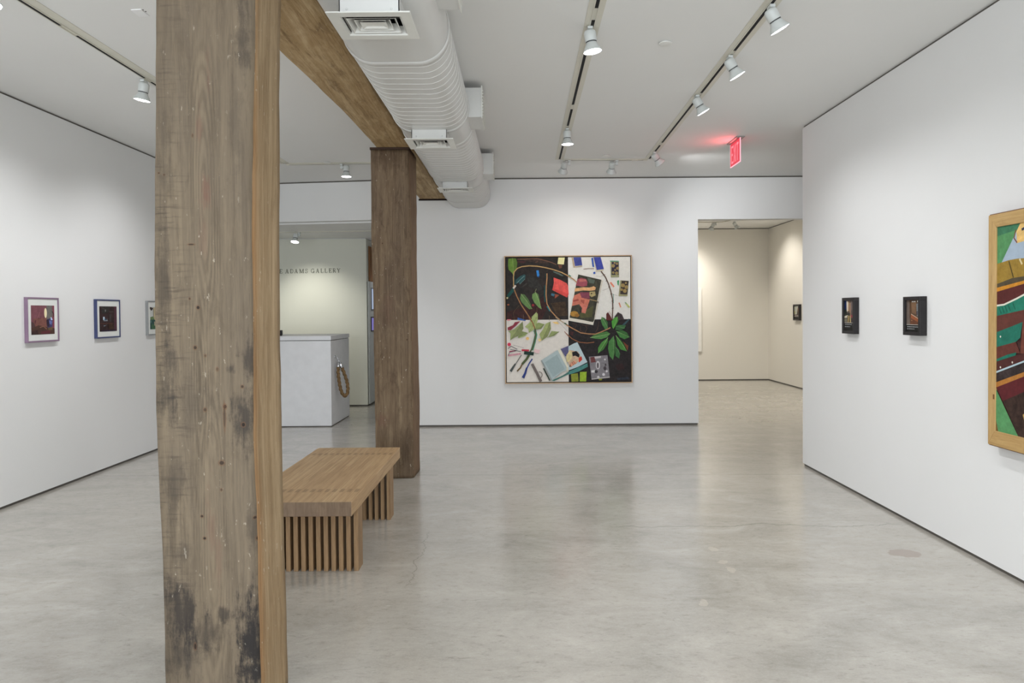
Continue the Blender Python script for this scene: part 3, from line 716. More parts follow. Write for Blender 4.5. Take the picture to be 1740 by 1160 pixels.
obj('foot', BX(-3.41, -3.358, 9.9, 9.945, 1.245, 1.252), M_RING, bxo)
M_CHROME = simple('chrome', (200, 202, 205), .2, .5, 1.)
hk = thing('wall_hook', (-2.595, 9.87, .94), 'small chrome hook screwed to the end panel of the white desk', 'hook')
c = MB().lathe((-2.5945, 9.87, .945), (1, 0, 0), [(0, .022), (.006, .022), (.008, .017), (.009, .004)], 20, cap1=True)
obj('hook_plate', c, M_CHROME, hk)
obj('hook_arm', MB().tube([(-2.588, 9.87, .945), (-2.57, 9.87, .94), (-2.560, 9.87, .925), (-2.556, 9.87, .906), (-2.548, 9.87, .9), (-2.542, 9.87, .908)], .005, 8), M_CHROME, hk)
rp = thing('barrier_rope', (-2.5, 9.87, .9), 'thick brown twisted rope loop with chrome end hanging from the side of the white desk', 'rope')
def bez(pts, n=9):
    out = []
    for i in range(len(pts) - 1):
        p0, p1, p2, p3 = (V(pts[max(i - 1, 0)]), V(pts[i]), V(pts[i + 1]), V(pts[min(i + 2, len(pts) - 1)]))
        for k in range(n):
            t = k / n
            out.append(.5 * ((2 * p1) + (p2 - p0) * t + (2 * p0 - 5 * p1 + 4 * p2 - p3) * t * t + (3 * p1 - p0 - 3 * p2 + p3) * t ** 3))
    out.append(V(pts[-1])); return out
loop = [(-2.545, 9.85, .805), (-2.546, 9.845, .72), (-2.537, 9.845, .62), (-2.518, 9.85, .50), (-2.493, 9.86, .425), (-2.463, 9.87, .397), (-2.436, 9.88, .42), (-2.424, 9.885, .485), (-2.435, 9.89, .584), (-2.467, 9.89, .69), (-2.505, 9.885, .795)]
M_ROPE = simple('brown_manila_rope', (122, 98, 68), .85, .2, 0., .3, 60.)
M_ROPE.node_tree.nodes['Principled BSDF'].inputs['Roughness'].default_value = .9
obj('rope_loop', MB().tube(bez(loop, 22), .021, 15, twist=(.24, 3, 105.)), M_ROPE, rp)
c = MB()
for a, b_ in (((-2.545, 9.852, .80), (-2.545, 9.86, .868)), ((-2.505, 9.883, .79), (-2.522, 9.872, .862))):
    dv = V(b_) - V(a); c.lathe(a, dv, [(0, .024), (.01, .026), (dv.length * .8, .025), (dv.length, .016), (dv.length + .006, .004)], 18, cap0=True, cap1=True)
c.tube([(-2.545, 9.86, .868), (-2.549, 9.866, .885), (-2.548, 9.87, .897), (-2.54, 9.872, .885), (-2.524, 9.872, .864)], .006, 8)
obj('end_ferrule', c, M_CHROME, rp)

# hallway glimpse behind the far post
M_PANE = emit('lit_window_pane', (.42, .58, .95), 1.0)
hp = thing('hallway_door', (-2.555, 12.2, 0), 'pale grey door leaf in the hallway just left of the far post', 'door')
obj('leaf', BX(-2.552, -2.53, 11.83, 12.75, .03, 2.085), simple('pale_grey_door_paint', (206, 208, 204), .5, .4), hp, .003)
hp = thing('wall_panel', (-2.555, 12.3, 2.1), 'brown wooden panel above the hallway door left of the far post', 'panel')
obj('board', BX(-2.552, -2.534, 11.93, 12.7, 2.09, 2.68), wood_mat('orange_brown_board', [(120, 82, 50), (150, 106, 68), (166, 122, 82), (140, 98, 62)], 'z', wav=False), hp, .003)
for lab, z0, z1, y0, colr, st_ in (('tall narrow screen glowing pale blue beside the far post', 1.60, 1.985, 11.985, (.50, .6, .8), .7), ('small violet-blue glowing screen below the pale blue one beside the far post', 1.24, 1.49, 11.96, (.30, .26, .72), .6)):
    q = thing('wall_screen', (-2.535, 12.3, z0), lab, 'screen', 'hallway screens')
    obj('screen_case', BX(-2.536, -2.520, y0, 12.72, z0, z1), M_BLACK if z0 < 1.5 else simple('grey_case', (120, 122, 128), .5), q, .003)
    obj('display', BX(-2.521, -2.5185, y0 + .03, 12.7, z0 + .02, z1 - .02), emit('screen_glow', colr, st_), q)

# ------------------------------------------------------------------ flat art helper
def art(mb, P, shapes, lay=.00035):
    """paints flat shapes one over another; P(u,v,h) -> space; returns the materials in slot order"""
    mats = []; idx = {}
    def slot(c):
        if c not in idx: idx[c] = len(mats); mats.append(paint(c))
        return idx[c]
    for i, s_ in enumerate(shapes):
        h = lay * (i + 1); c = s_[1]
        if s_[0] == 'p': mb.add([P(u, v, h) for u, v in s_[2]], [tuple(range(len(s_[2])))], slot(c))
        elif s_[0] == 'l': stroke(mb, s_[2], s_[3], lambda u, v: P(u, v, h), slot(c))
        elif s_[0] == 'c':
            cx_, cy_, rx, ry = s_[2]; pts = [(cx_ + rx * math.cos(a * math.pi / 8), cy_ + ry * math.sin(a * math.pi / 8)) for a in range(16)]
            mb.add([P(u, v, h) for u, v in pts], [tuple(range(16))], slot(c))
    return mats

# ------------------------------------------------------------------ the big square painting on the back wall
pa = thing('large_painting', (.645, 9.58, 1.44), 'large square still-life painting of leaves, vines and open books on the back wall', 'painting')
X0p, X1p, Z0p, Z1p = -.187, 1.487, .604, 2.283
Yc = 9.525
obj('canvas_edge', BX(X0p, X1p, Yc, 9.578, Z0p, Z1p), simple('canvas_edge', (60, 52, 48), .8, .2), pa)
M_FLOAT = simple('pale_wood_floater_frame', (190, 160, 126), .5, .4, 0., .1, 20.)
fo, fi = .022, .010
c = MB()
for (a, b_, e, g) in ((X0p - fo, X1p + fo, Z0p - fo, Z0p - fi), (X0p - fo, X1p + fo, Z1p + fi, Z1p + fo), (X0p - fo, X0p - fi, Z0p - fi, Z1p + fi), (X1p + fi, X1p + fo, Z0p - fi, Z1p + fi)):
    c.box(a, b_, Yc - .012, 9.575, e, g)
obj('frame', c, M_FLOAT, pa)
obj('frame_back', BX(X0p - fi, X1p + fi, 9.56, 9.575, Z0p - fi, Z1p + fi), M_SLOT, pa)
SRC = {'A': (852, 430), 'B': (962, 430), 'C': (852, 538), 'D': (962, 538)}
def Q(q, pts):
    a, b_ = SRC[q]; return [((a + x / 10.087 - 860.4) / 211.4, (b_ + y_ / 10.087 - 436.5) / 211.4) for x, y_ in pts]
def W(w): return w / 10.087 / 211.4
def pol(q, c, *pts): return ('p', c, Q(q, pts))
def lin_(q, c, w, *pts): return ('l', c, Q(q, pts), W(w))
def cir(q, c, x, y_, r_, r2=None):
    u, v = Q(q, [(x, y_)])[0]; return ('c', c, (u, v, W(r_), W(r2 or r_)))
def leaf(q, c, vein, *pts):
    """leaf outline plus a lighter midrib from its first point to the point half-way round"""
    a = pts[0]; b_ = pts[len(pts) // 2]
    h = len(pts) // 2 + 1; dk = tuple(int(v * .86) for v in c)
    return [pol(q, c, *pts), pol(q, dk, *pts[:h]), ('l', vein, Q(q, [a, ((a[0] + b_[0]) / 2 + 6, (a[1] + b_[1]) / 2), b_]), [W(9), W(4)])]
DK, DK2, WH, WH2 = (40, 33, 29), (37, 31, 31), (233, 231, 224), (228, 222, 213)
G_, VN = (96, 132, 66), (150, 172, 110)
SH = [('p', DK, [(0, 0), (.5, 0), (.5, .5), (0, .5)]), ('p', WH, [(.5, 0), (1, 0), (1, .5), (.5, .5)]), ('p', WH2, [(0, .5), (.5, .5), (.5, 1), (0, 1)]), ('p', DK2, [(.5, .5), (1, .5), (1, 1), (.5, 1)])]
SH += [pol('A', (58, 27, 24), (95, 990), (320, 930), (560, 860), (740, 720), (780, 960), (690, 1125), (400, 1125), (95, 1125)), pol('A', (62, 46, 38), (280, 80), (620, 90), (860, 160), (700, 170), (450, 130)),
 pol('A', (46, 44, 40), (420, 330), (600, 420), (720, 600), (640, 640), (480, 560)), pol('A', (66, 48, 30), (850, 850), (1100, 820), (1140, 1060), (960, 1080)),
 pol('A', (70, 36, 34), (280, 120), (440, 130), (400, 160), (290, 155)),
 pol('A', (16, 62, 66), (205, 370), (240, 370), (240, 530), (200, 540)),
 *leaf('A', (106, 140, 56), (140, 165, 90), (200, 75), (260, 80), (282, 150), (270, 240), (240, 300), (210, 365), (185, 320), (130, 270), (122, 180), (128, 85)),
 pol('A', (42, 80, 82), (250, 445), (330, 380), (400, 350), (425, 370), (410, 430), (320, 525), (300, 490), (240, 530)), lin_('A', (130, 160, 155), 7, (270, 500), (330, 440), (400, 380)), lin_('A', (110, 140, 138), 6, (320, 520), (412, 430)),
 pol('A', (22, 76, 70), (95, 710), (200, 580), (235, 620), (120, 760)), pol('A', (216, 206, 196), (195, 580), (240, 530), (262, 550), (220, 605)), pol('A', (206, 196, 150), (88, 745), (115, 735), (120, 760), (95, 775)),
 pol('A', (56, 52, 48), (330, 580), (450, 490), (455, 510), (360, 590)),
 lin_('A', (118, 82, 62), 15, (280, 95), (450, 90), (620, 85), (760, 120), (860, 150), (950, 190)), lin_('A', (96, 62, 50), 12, (590, 155), (640, 130)),
 pol('A', (110, 72, 54), (980, 190), (1055, 190), (1040, 250), (1000, 260)), pol('A', (238, 231, 170), (985, 70), (1095, 70), (1080, 190), (970, 180)),
 lin_('A', (196, 158, 104), 17, (216, 560), (213, 400), (225, 310), (280, 250), (360, 220), (480, 208), (620, 215), (760, 240), (900, 275), (1040, 325), (1160, 390)),
 lin_('A', (30, 90, 84), 10, (900, 320), (1000, 350), (1070, 385)), pol('A', (90, 104, 96), (880, 300), (990, 330), (1070, 380), (1050, 390), (940, 340)),
 lin_('A', (166, 118, 76), 18, (225, 610), (270, 730), (340, 870), (420, 990), (510, 1130)), lin_('A', (90, 72, 48), 7, (310, 880), (230, 970), (205, 1020), (225, 1130)),
 pol('A', (52, 132, 204), (605, 290), (645, 283), (660, 375), (620, 392)), pol('A', (40, 80, 130), (625, 388), (658, 376), (655, 405), (632, 408)),
 lin_('A', (16, 70, 72), 22, (752, 540), (745, 700), (752, 830)), lin_('A', (22, 126, 136), 18, (785, 900), (835, 985)), lin_('A', (24, 66, 62), 34, (780, 345), (778, 430)),
 lin_('A', (186, 138, 92), 18, (788, 340), (788, 420), (775, 560), (770, 700), (785, 860), (850, 980), (940, 1080), (1020, 1150)),
 pol('A', (62, 110, 132), (860, 680), (920, 690), (905, 735), (855, 715)), pol('A', (152, 78, 56), (920, 690), (1000, 710), (920, 772)),
 pol('A', (232, 90, 84), (900, 410), (1010, 450), (1125, 510), (1150, 560), (1158, 700), (1130, 755), (1000, 690), (878, 625), (905, 500)), pol('A', (216, 76, 70), (1000, 690), (1130, 755), (1158, 700), (1020, 640), (880, 600), (878, 625)),
 *leaf('A', (98, 132, 76), VN, (340, 685), (400, 695), (460, 770), (500, 850), (528, 945), (480, 950), (420, 900), (350, 830), (322, 760)),
 *leaf('A', (112, 146, 84), (160, 182, 120), (590, 660), (635, 690), (660, 800), (672, 880), (690, 950), (640, 920), (570, 840), (530, 760), (535, 690)), lin_('A', (150, 150, 110), 7, (605, 600), (580, 660)),
 cir('A', (150, 40, 50), 545, 880, 20), pol('A', (62, 104, 176), (280, 1090), (420, 1135), (410, 1150), (275, 1130)), cir('A', (150, 80, 50), 120, 870, 20, 14),
 lin_('A', (130, 90, 60), 5, (610, 920), (610, 1000)), lin_('A', (120, 100, 80), 5, (378, 1040), (378, 1150)), lin_('A', (120, 100, 80), 5, (822, 1060), (822, 1150))]
SH += [pol('B', (190, 170, 142), (100, 70), (135, 70), (160, 230), (285, 210), (285, 228), (135, 246)), pol('B', (66, 76, 150), (135, 70), (265, 70), (285, 205), (160, 218)),
 pol('B', (56, 92, 180), (440, 85), (470, 75), (490, 240), (460, 230)), pol('B', (206, 197, 172), (470, 70), (500, 70), (545, 290), (655, 270), (645, 300), (520, 322)), pol('B', (62, 72, 160), (480, 70), (600, 70), (655, 272), (532, 290)), pol('B', (36, 84, 186), (470, 330), (505, 315), (510, 350), (480, 358)),
 lin_('B', (130, 90, 76), 9, (305, 272), (390, 262), (490, 265)), lin_('B', (160, 150, 140), 4, (520, 390), (600, 400), (650, 375)), lin_('B', (150, 130, 120), 4, (630, 640), (740, 600)), lin_('B', (130, 110, 100), 4, (790, 700), (890, 730)),
 pol('B', (80, 160, 130), (758, 130), (910, 135), (915, 150), (770, 150)), pol('B', (158, 158, 118), (768, 145), (912, 150), (914, 412), (772, 418)), pol('B', (50, 44, 66), (790, 152), (907, 156), (906, 375), (786, 372))]
for x, y_, r_ in ((815, 220, 30), (880, 185, 20), (890, 262, 26), (872, 345, 28), (815, 335, 22), (848, 290, 16), (840, 170, 16)): SH.append(cir('B', (156, 136, 88), x, y_, r_))
SH += [pol('B', (60, 156, 98), (880, 475), (915, 465), (905, 560), (888, 540)), pol('B', (156, 152, 112), (935, 468), (1080, 478), (1056, 742), (903, 737)), pol('B', (58, 48, 46), (960, 475), (1078, 482), (1053, 712), (930, 705))]
for x, y_, r_ in ((980, 555, 34), (1040, 585, 32), (1012, 650, 34), (958, 628, 22), (1030, 515, 18)): SH.append(cir('B', (160, 136, 84), x, y_, r_))
# the printed sheet lying across the white quarter
SH += [('p', (226, 220, 206), Q('B', [(215, 360), (642, 470)]) + Q('D', [(465, 140), (36, 60)]) + Q('B', [(46, 1105)])), ('p', (62, 60, 48), Q('B', [(215, 362), (612, 457), (540, 800), (480, 1150)]) + Q('D', [(460, 90)]) + Q('B', [(300, 1145), (60, 1100)])),
 pol('B', (86, 98, 86), (370, 415), (500, 465), (480, 525), (400, 505)), pol('B', (84, 84, 50), (230, 1040), (470, 900), (450, 1090), (250, 1110)),
 pol('B', (158, 78, 90), (200, 445), (260, 420), (345, 440), (372, 490), (362, 560), (280, 572), (170, 550), (190, 490)), pol('B', (190, 110, 104), (230, 440), (340, 450), (355, 480), (230, 490)),
 pol('B', (228, 176, 122), (155, 600), (300, 580), (400, 588), (480, 565), (516, 590), (502, 632), (420, 642), (300, 636), (148, 655)),
 pol('B', (134, 66, 84), (240, 665), (400, 668), (410, 780), (260, 760)), pol('B', (206, 120, 98), (145, 720), (240, 680), (270, 760), (410, 790), (380, 885), (300, 900), (230, 870), (105, 900), (118, 790)),
 pol('B', (160, 76, 66), (130, 800), (215, 780), (220, 810), (125, 830)), pol('B', (164, 84, 70), (250, 790), (320, 800), (310, 870), (260, 830)), pol('B', (208, 122, 104), (230, 875), (380, 885), (352, 960), (332, 1030), (265, 1012), (275, 935)),
 pol('B', (176, 160, 110), (405, 660), (500, 652), (512, 720), (440, 752), (403, 722)), cir('B', (70, 60, 40), 440, 690, 14), cir('B', (176, 130, 56), 140, 1035, 70, 48), cir('B', (150, 104, 40), 190, 1060, 40, 30), lin_('B', (190, 160, 110), 9, (410, 790), (530, 820)), cir('B', (130, 124, 116), 548, 838, 15, 20),
 lin_('B', (170, 160, 140), 5, (620, 470), (560, 800), (490, 1150))]
SH += [lin_('B', (186, 140, 96), 17, (0, 360), (60, 400), (140, 450), (190, 500)), lin_('B', (60, 150, 110), 16, (50, 370), (90, 395)),
 lin_('B', (96, 70, 56), 18, (605, 310), (680, 410), (730, 520), (770, 650), (800, 790), (803, 930), (790, 1150)), lin_('B', (60, 140, 130), 7, (815, 700), (815, 860)),
 *[lin_('B', (84, 60, 50), 9, (x - 18, y_ + 3), (x + 16, y_ - 4)) for x, y_ in ((660, 372), (702, 478), (745, 580), (780, 700), (800, 820), (803, 945))],
 lin_('B', (236, 142, 112), 26, (765, 500), (825, 580)), lin_('B', (222, 142, 112), 20, (910, 850), (940, 930)), lin_('B', (194, 198, 112), 26, (1020, 850), (1090, 935)), lin_('B', (90, 150, 160), 9, (1010, 840), (1050, 880)),
 pol('B', (92, 38, 34), (690, 1040), (720, 1010), (770, 1090), (790, 1150), (690, 1150)), pol('B', (62, 52, 52), (830, 1090), (890, 1010), (960, 1050), (1000, 1140), (850, 1150)), lin_('B', (180, 120, 100), 5, (740, 990), (775, 1060))]
SH += [pol('C', (142, 54, 68), (105, 170), (200, 130), (230, 80), (325, 65), (250, 140), (160, 215), (110, 215)), pol('C', (226, 130, 140), (95, 30), (170, 30), (150, 50), (100, 52)),
 *leaf('C', (152, 162, 108), (120, 128, 84), (365, 70), (378, 190), (300, 310), (210, 350), (150, 388), (155, 270), (115, 235), (220, 200)), *leaf('C', (156, 170, 110), (120, 132, 84), (280, 340), (340, 230), (455, 265), (400, 320), (300, 355)),
 ('p', (168, 180, 118), Q('A', [(600, 1000), (625, 1030)]) + Q('C', [(625, 40), (610, 90), (600, 180), (470, 265), (460, 190), (400, 160), (480, 90), (520, 20)]) + Q('A', [(520, 1080)])), lin_('C', (122, 136, 80), 7, (600, 0), (540, 140), (470, 260)),
 *leaf('C', (144, 158, 98), (112, 124, 78), (740, 120), (680, 200), (590, 212), (590, 110), (640, 90)),
 *leaf('C', (160, 170, 110), (118, 128, 78), (840, 75), (848, 200), (790, 330), (690, 400), (650, 290), (710, 210), (760, 110)), *leaf('C', (150, 162, 106), (112, 124, 78), (990, 250), (900, 320), (780, 350), (800, 340), (860, 235)),
 cir('C', (236, 192, 114), 445, 360, 27), cir('C', (236, 214, 150), 655, 385, 26), pol('C', (238, 200, 120), (870, 80), (960, 80), (990, 120), (920, 110)), cir('C', (216, 64, 92), 130, 460, 30), lin_('C', (206, 150, 160), 30, (110, 650), (330, 620)), pol('C', (236, 200, 200), (560, 540), (660, 560), (640, 620), (560, 600)),
 lin_('C', (146, 98, 60), 20, (470, 0), (530, 80), (575, 190)), lin_('C', (40, 140, 106), 44, (572, 220), (592, 300), (560, 430), (520, 560)), lin_('C', (90, 92, 62), 26, (575, 190), (585, 290), (565, 400), (530, 520), (490, 590)),
 lin_('C', (76, 88, 52), 40, (470, 640), (430, 710), (350, 800)), lin_('C', (112, 88, 54), 24, (350, 800), (320, 860), (262, 920)),
 lin_('C', (192, 50, 72), 32, (345, 560), (470, 565)), lin_('C', (180, 60, 90), 14, (130, 580), (240, 570)),
 lin_('C', (46, 46, 62), 10, (110, 530), (165, 490), (270, 545)), lin_('C', (50, 48, 62), 9, (150, 545), (330, 582)), lin_('C', (46, 46, 60), 9, (110, 650), (140, 590), (250, 570)), lin_('C', (120, 110, 120), 5, (200, 470), (380, 520)),
 lin_('C', (24, 52, 44), 58, (385, 602), (550, 625)), lin_('C', (112, 112, 106), 14, (340, 640), (235, 800)), ('l', (78, 84, 82), Q('C', [(235, 790), (150, 922)]), [W(26), W(44)]),
 lin_('C', (58, 74, 142), 22, (525, 710), (470, 790), (430, 870)), ('l', (42, 60, 126), Q('C', [(430, 860), (400, 960), (362, 1035)]), [W(30), W(46)]),
 lin_('C', (114, 104, 100), 46, (520, 795), (600, 950), (672, 1100)), ('l', (120, 110, 106), Q('C', arc(645, 985, 48, 52, 110, -100, 10)), W(12)), lin_('C', (170, 150, 120), 14, (930, 0), (1060, 90), (1150, 150)), lin_('C', (60, 90, 60), 20, (1080, 100), (1150, 150)), lin_('C', (150, 150, 160), 4, (960, 60), (1140, 250)), lin_('C', (150, 90, 80), 10, (1080, 245), (1150, 330)),
 lin_('C', (34, 54, 44), 20, (716, 872), (826, 1086)), pol('C', (70, 120, 112), (850, 1085), (1040, 1000), (1158, 930), (1158, 970), (900, 1092)),
 pol('C', (176, 192, 193), (670, 740), (960, 560), (1140, 900), (1030, 940), (850, 1088)), pol('C', (158, 176, 178), (740, 770), (950, 640), (1080, 890), (880, 1020)), pol('C', (150, 158, 158), (670, 740), (690, 730), (865, 1075), (850, 1088)), pol('C', (228, 224, 204), (960, 560), (1012, 545), (1152, 862), (1140, 905)),
 pol('C', (94, 92, 132), (1012, 545), (1150, 488), (1150, 655), (1092, 672))]
SH += [lin_('D', (176, 128, 88), 18, (0, 130), (120, 200), (250, 270), (380, 290), (500, 295), (620, 250), (720, 205), (760, 185)), lin_('D', (142, 92, 62), 15, (0, 280), (100, 370), (220, 430), (360, 445), (480, 432)),
 *[lin_('D', (104, 72, 58), 5, *p) for p in (((250, 160), (240, 230), (300, 262)), ((330, 140), (360, 200), (320, 270)), ((565, 80), (540, 200), (500, 270)), ((110, 110), (180, 130), (150, 190)), ((270, 130), (330, 150), (390, 140)))],
 pol('D', (62, 30, 30), (70, 240), (130, 250), (110, 320), (60, 300)), pol('D', (120, 66, 40), (970, 420), (1065, 500), (1050, 585), (1020, 520)), pol('D', (44, 50, 62), (860, 1050), (1060, 1030), (1080, 1070), (880, 1085)), pol('D', (50, 30, 30), (840, 820), (960, 800), (1000, 900), (880, 920)),
 ('l', (54, 80, 86), Q('D', [(955, 170), (1085, 40)]), [W(40), W(22)]),
 *leaf('D', (72, 124, 66), (130, 165, 110), (610, 0), (660, 20), (710, 90), (715, 190), (672, 222), (620, 140), (595, 70)), *leaf('D', (80, 154, 60), (130, 180, 100), (880, 0), (895, 70), (860, 140), (810, 207), (790, 180), (780, 80), (820, 20)),
 *leaf('D', (62, 108, 62), (96, 140, 90), (1000, 200), (930, 232), (840, 230), (850, 160), (900, 140), (1025, 148)), *leaf('D', (68, 124, 62), (120, 160, 100), (860, 250), (960, 230), (1040, 270), (1085, 350), (1000, 386), (920, 350)),
 *leaf('D', (84, 138, 72), (150, 180, 120), (410, 355), (470, 310), (600, 270), (700, 250), (752, 290), (700, 350), (600, 382), (500, 372)), *leaf('D', (78, 138, 62), (140, 176, 110), (715, 355), (710, 440), (640, 560), (545, 622), (545, 530), (600, 440)),
 *leaf('D', (60, 110, 60), (100, 146, 90), (850, 520), (900, 560), (920, 640), (905, 716), (840, 670)), *leaf('D', (74, 126, 66), (110, 150, 96), (810, 330), (840, 420), (850, 550), (800, 738), (740, 670), (715, 540), (730, 420)), *leaf('D', (72, 134, 60), (140, 180, 110), (850, 320), (920, 380), (990, 480), (1038, 592), (930, 560), (880, 480)),
 pol('D', (76, 136, 130), (30, 935), (360, 790), (366, 852), (200, 935), (40, 985)), pol('D', (188, 207, 212), (36, 500), (130, 450), (190, 430), (360, 772), (200, 852), (36, 912)), pol('D', (210, 205, 182), (0, 850), (36, 860), (36, 930), (0, 930)),
 pol('D', (206, 176, 146), (0, 690), (50, 560), (200, 592), (272, 720), (180, 782), (60, 862)), pol('D', (216, 202, 150), (0, 650), (60, 570), (96, 600), (100, 690), (40, 760), (0, 765)), pol('D', (26, 23, 26), (98, 600), (170, 580), (226, 640), (216, 692), (150, 660), (110, 672)), pol('D', (204, 62, 42), (210, 700), (260, 672), (272, 730), (215, 782)), pol('D', (58, 30, 34), (50, 850), (70, 780), (110, 800), (90, 850)), pol('D', (218, 152, 124), (66, 790), (140, 740), (180, 790), (72, 850)), lin_('D', (96, 50, 40), 6, (95, 770), (125, 820)), lin_('D', (96, 50, 40), 6, (120, 755), (150, 805)),
 pol('D', (138, 146, 52), (75, 975), (195, 960), (206, 1100), (86, 1106)), pol('D', (154, 184, 52), (230, 940), (346, 935), (336, 1102), (225, 1102)), pol('D', (140, 150, 40), (550, 1060), (615, 1060), (600, 1085), (560, 1085)),
 pol('D', (132, 128, 132), (385, 680), (705, 655), (742, 1040), (430, 1072)), pol('D', (112, 60, 60), (410, 690), (480, 682), (505, 772), (422, 782)), pol('D', (196, 190, 190), (480, 680), (590, 668), (590, 700), (490, 715)), pol('D', (222, 220, 220), (425, 915), (485, 905), (485, 950), (428, 952)), cir('D', (206, 202, 204), 540, 825, 36, 72), cir('D', (96, 90, 94), 538, 830, 18, 50), cir('D', (60, 54, 58), 510, 935, 28), cir('D', (72, 64, 68), 660, 880, 26, 36), cir('D', (70, 62, 66), 670, 820, 14, 24), cir('D', (214, 210, 212), 636, 985, 24), cir('D', (212, 208, 210), 690, 930, 18), cir('D', (206, 204, 204), 660, 730, 16), cir('D', (210, 206, 208), 545, 1030, 22), pol('D', (190, 184, 182), (428, 1055), (740, 1022), (742, 1040), (430, 1072))]
cv = MB(); dW, dH = X1p - X0p, Z1p - Z0p
SH = SH
mats = art(cv, lambda u, v, h: (X0p + u * dW, Yc - .0004 - h * .35, Z1p - v * dH), SH)
obj('painted_surface', cv, mats, pa)

# ------------------------------------------------------------------ the large framed painting on the right wall
XR = 2.812
rpn = thing('large_painting', (XR, 3.2, 1.42), 'large painting in a broad honey-wood frame cut off by the right edge of the picture', 'painting')
M_OAK = wood_mat('honey_oak_frame', [(166, 132, 82), (194, 160, 106), (212, 180, 126), (184, 148, 94)], 'y', wav=False, rough=.45, scale=1.2)
M_OAKZ = wood_mat('honey_oak_stile', [(166, 132, 82), (194, 160, 106), (212, 180, 126), (184, 148, 94)], 'z', wav=False, rough=.45, scale=1.2)
YF, YN, ZB, ZT = 4.147, 2.25, .752, 2.092       # far edge, near edge, bottom, top
YFi, YNi, ZBi, ZTi = 4.083, 2.31, .84, 2.017
xf, xw = 2.748, XR - .001
for name_, plan, m_ in (('frame_rail', [(YF, ZB), (YN, ZB), (YNi, ZBi), (YFi, ZBi)], M_OAK), ('frame_rail', [(YF, ZT), (YFi, ZTi), (YNi, ZTi), (YN, ZT)], M_OAK), ('frame_stile', [(YF, ZB), (YFi, ZBi), (YFi, ZTi), (YF, ZT)], M_OAKZ), ('frame_stile', [(YN, ZB), (YN, ZT), (YNi, ZTi), (YNi, ZBi)], M_OAKZ)):
    c = MB(); vs = [(xf, y_, z) for y_, z in plan] + [(xw, y_, z) for y_, z in plan]
    c.add(vs, [(0, 1, 2, 3), (7, 6, 5, 4)] + [(k, 4 + k, 4 + (k + 1) % 4, (k + 1) % 4) for k in range(4)])
    obj(name_, c, m_, rpn, .0025)
c = MB(); xo = xf + .012
for (a, b_, e, g) in ((YN - .006, YF + .006, ZB - .006, ZB), (YN - .006, YF + .006, ZT, ZT + .006), (YN - .006, YN, ZB, ZT), (YF, YF + .006, ZB, ZT)): c.box(xo, xw, a, b_, e, g)
obj('outer_fillet', c, simple('dark_red_brown_fillet', (112, 72, 48), .5, .3), rpn)
c = MB(); c.box(xf - .001, xf + .002, 4.09, 4.102, 1.022, 1.05); obj('wood_knot', c, simple('dark_plug', (112, 76, 44), .6, .3), rpn)
obj('canvas_panel', BX(xf + .01, xw, YNi, YFi, ZBi, ZTi), simple('canvas_side', (70, 60, 52), .8, .2), rpn)
GR, GD, MR, MD, OR, BG, SK = (88, 146, 94), (38, 122, 100), (88, 40, 38), (62, 36, 34), (206, 140, 46), (156, 126, 54), (168, 184, 200)
y2 = YNi
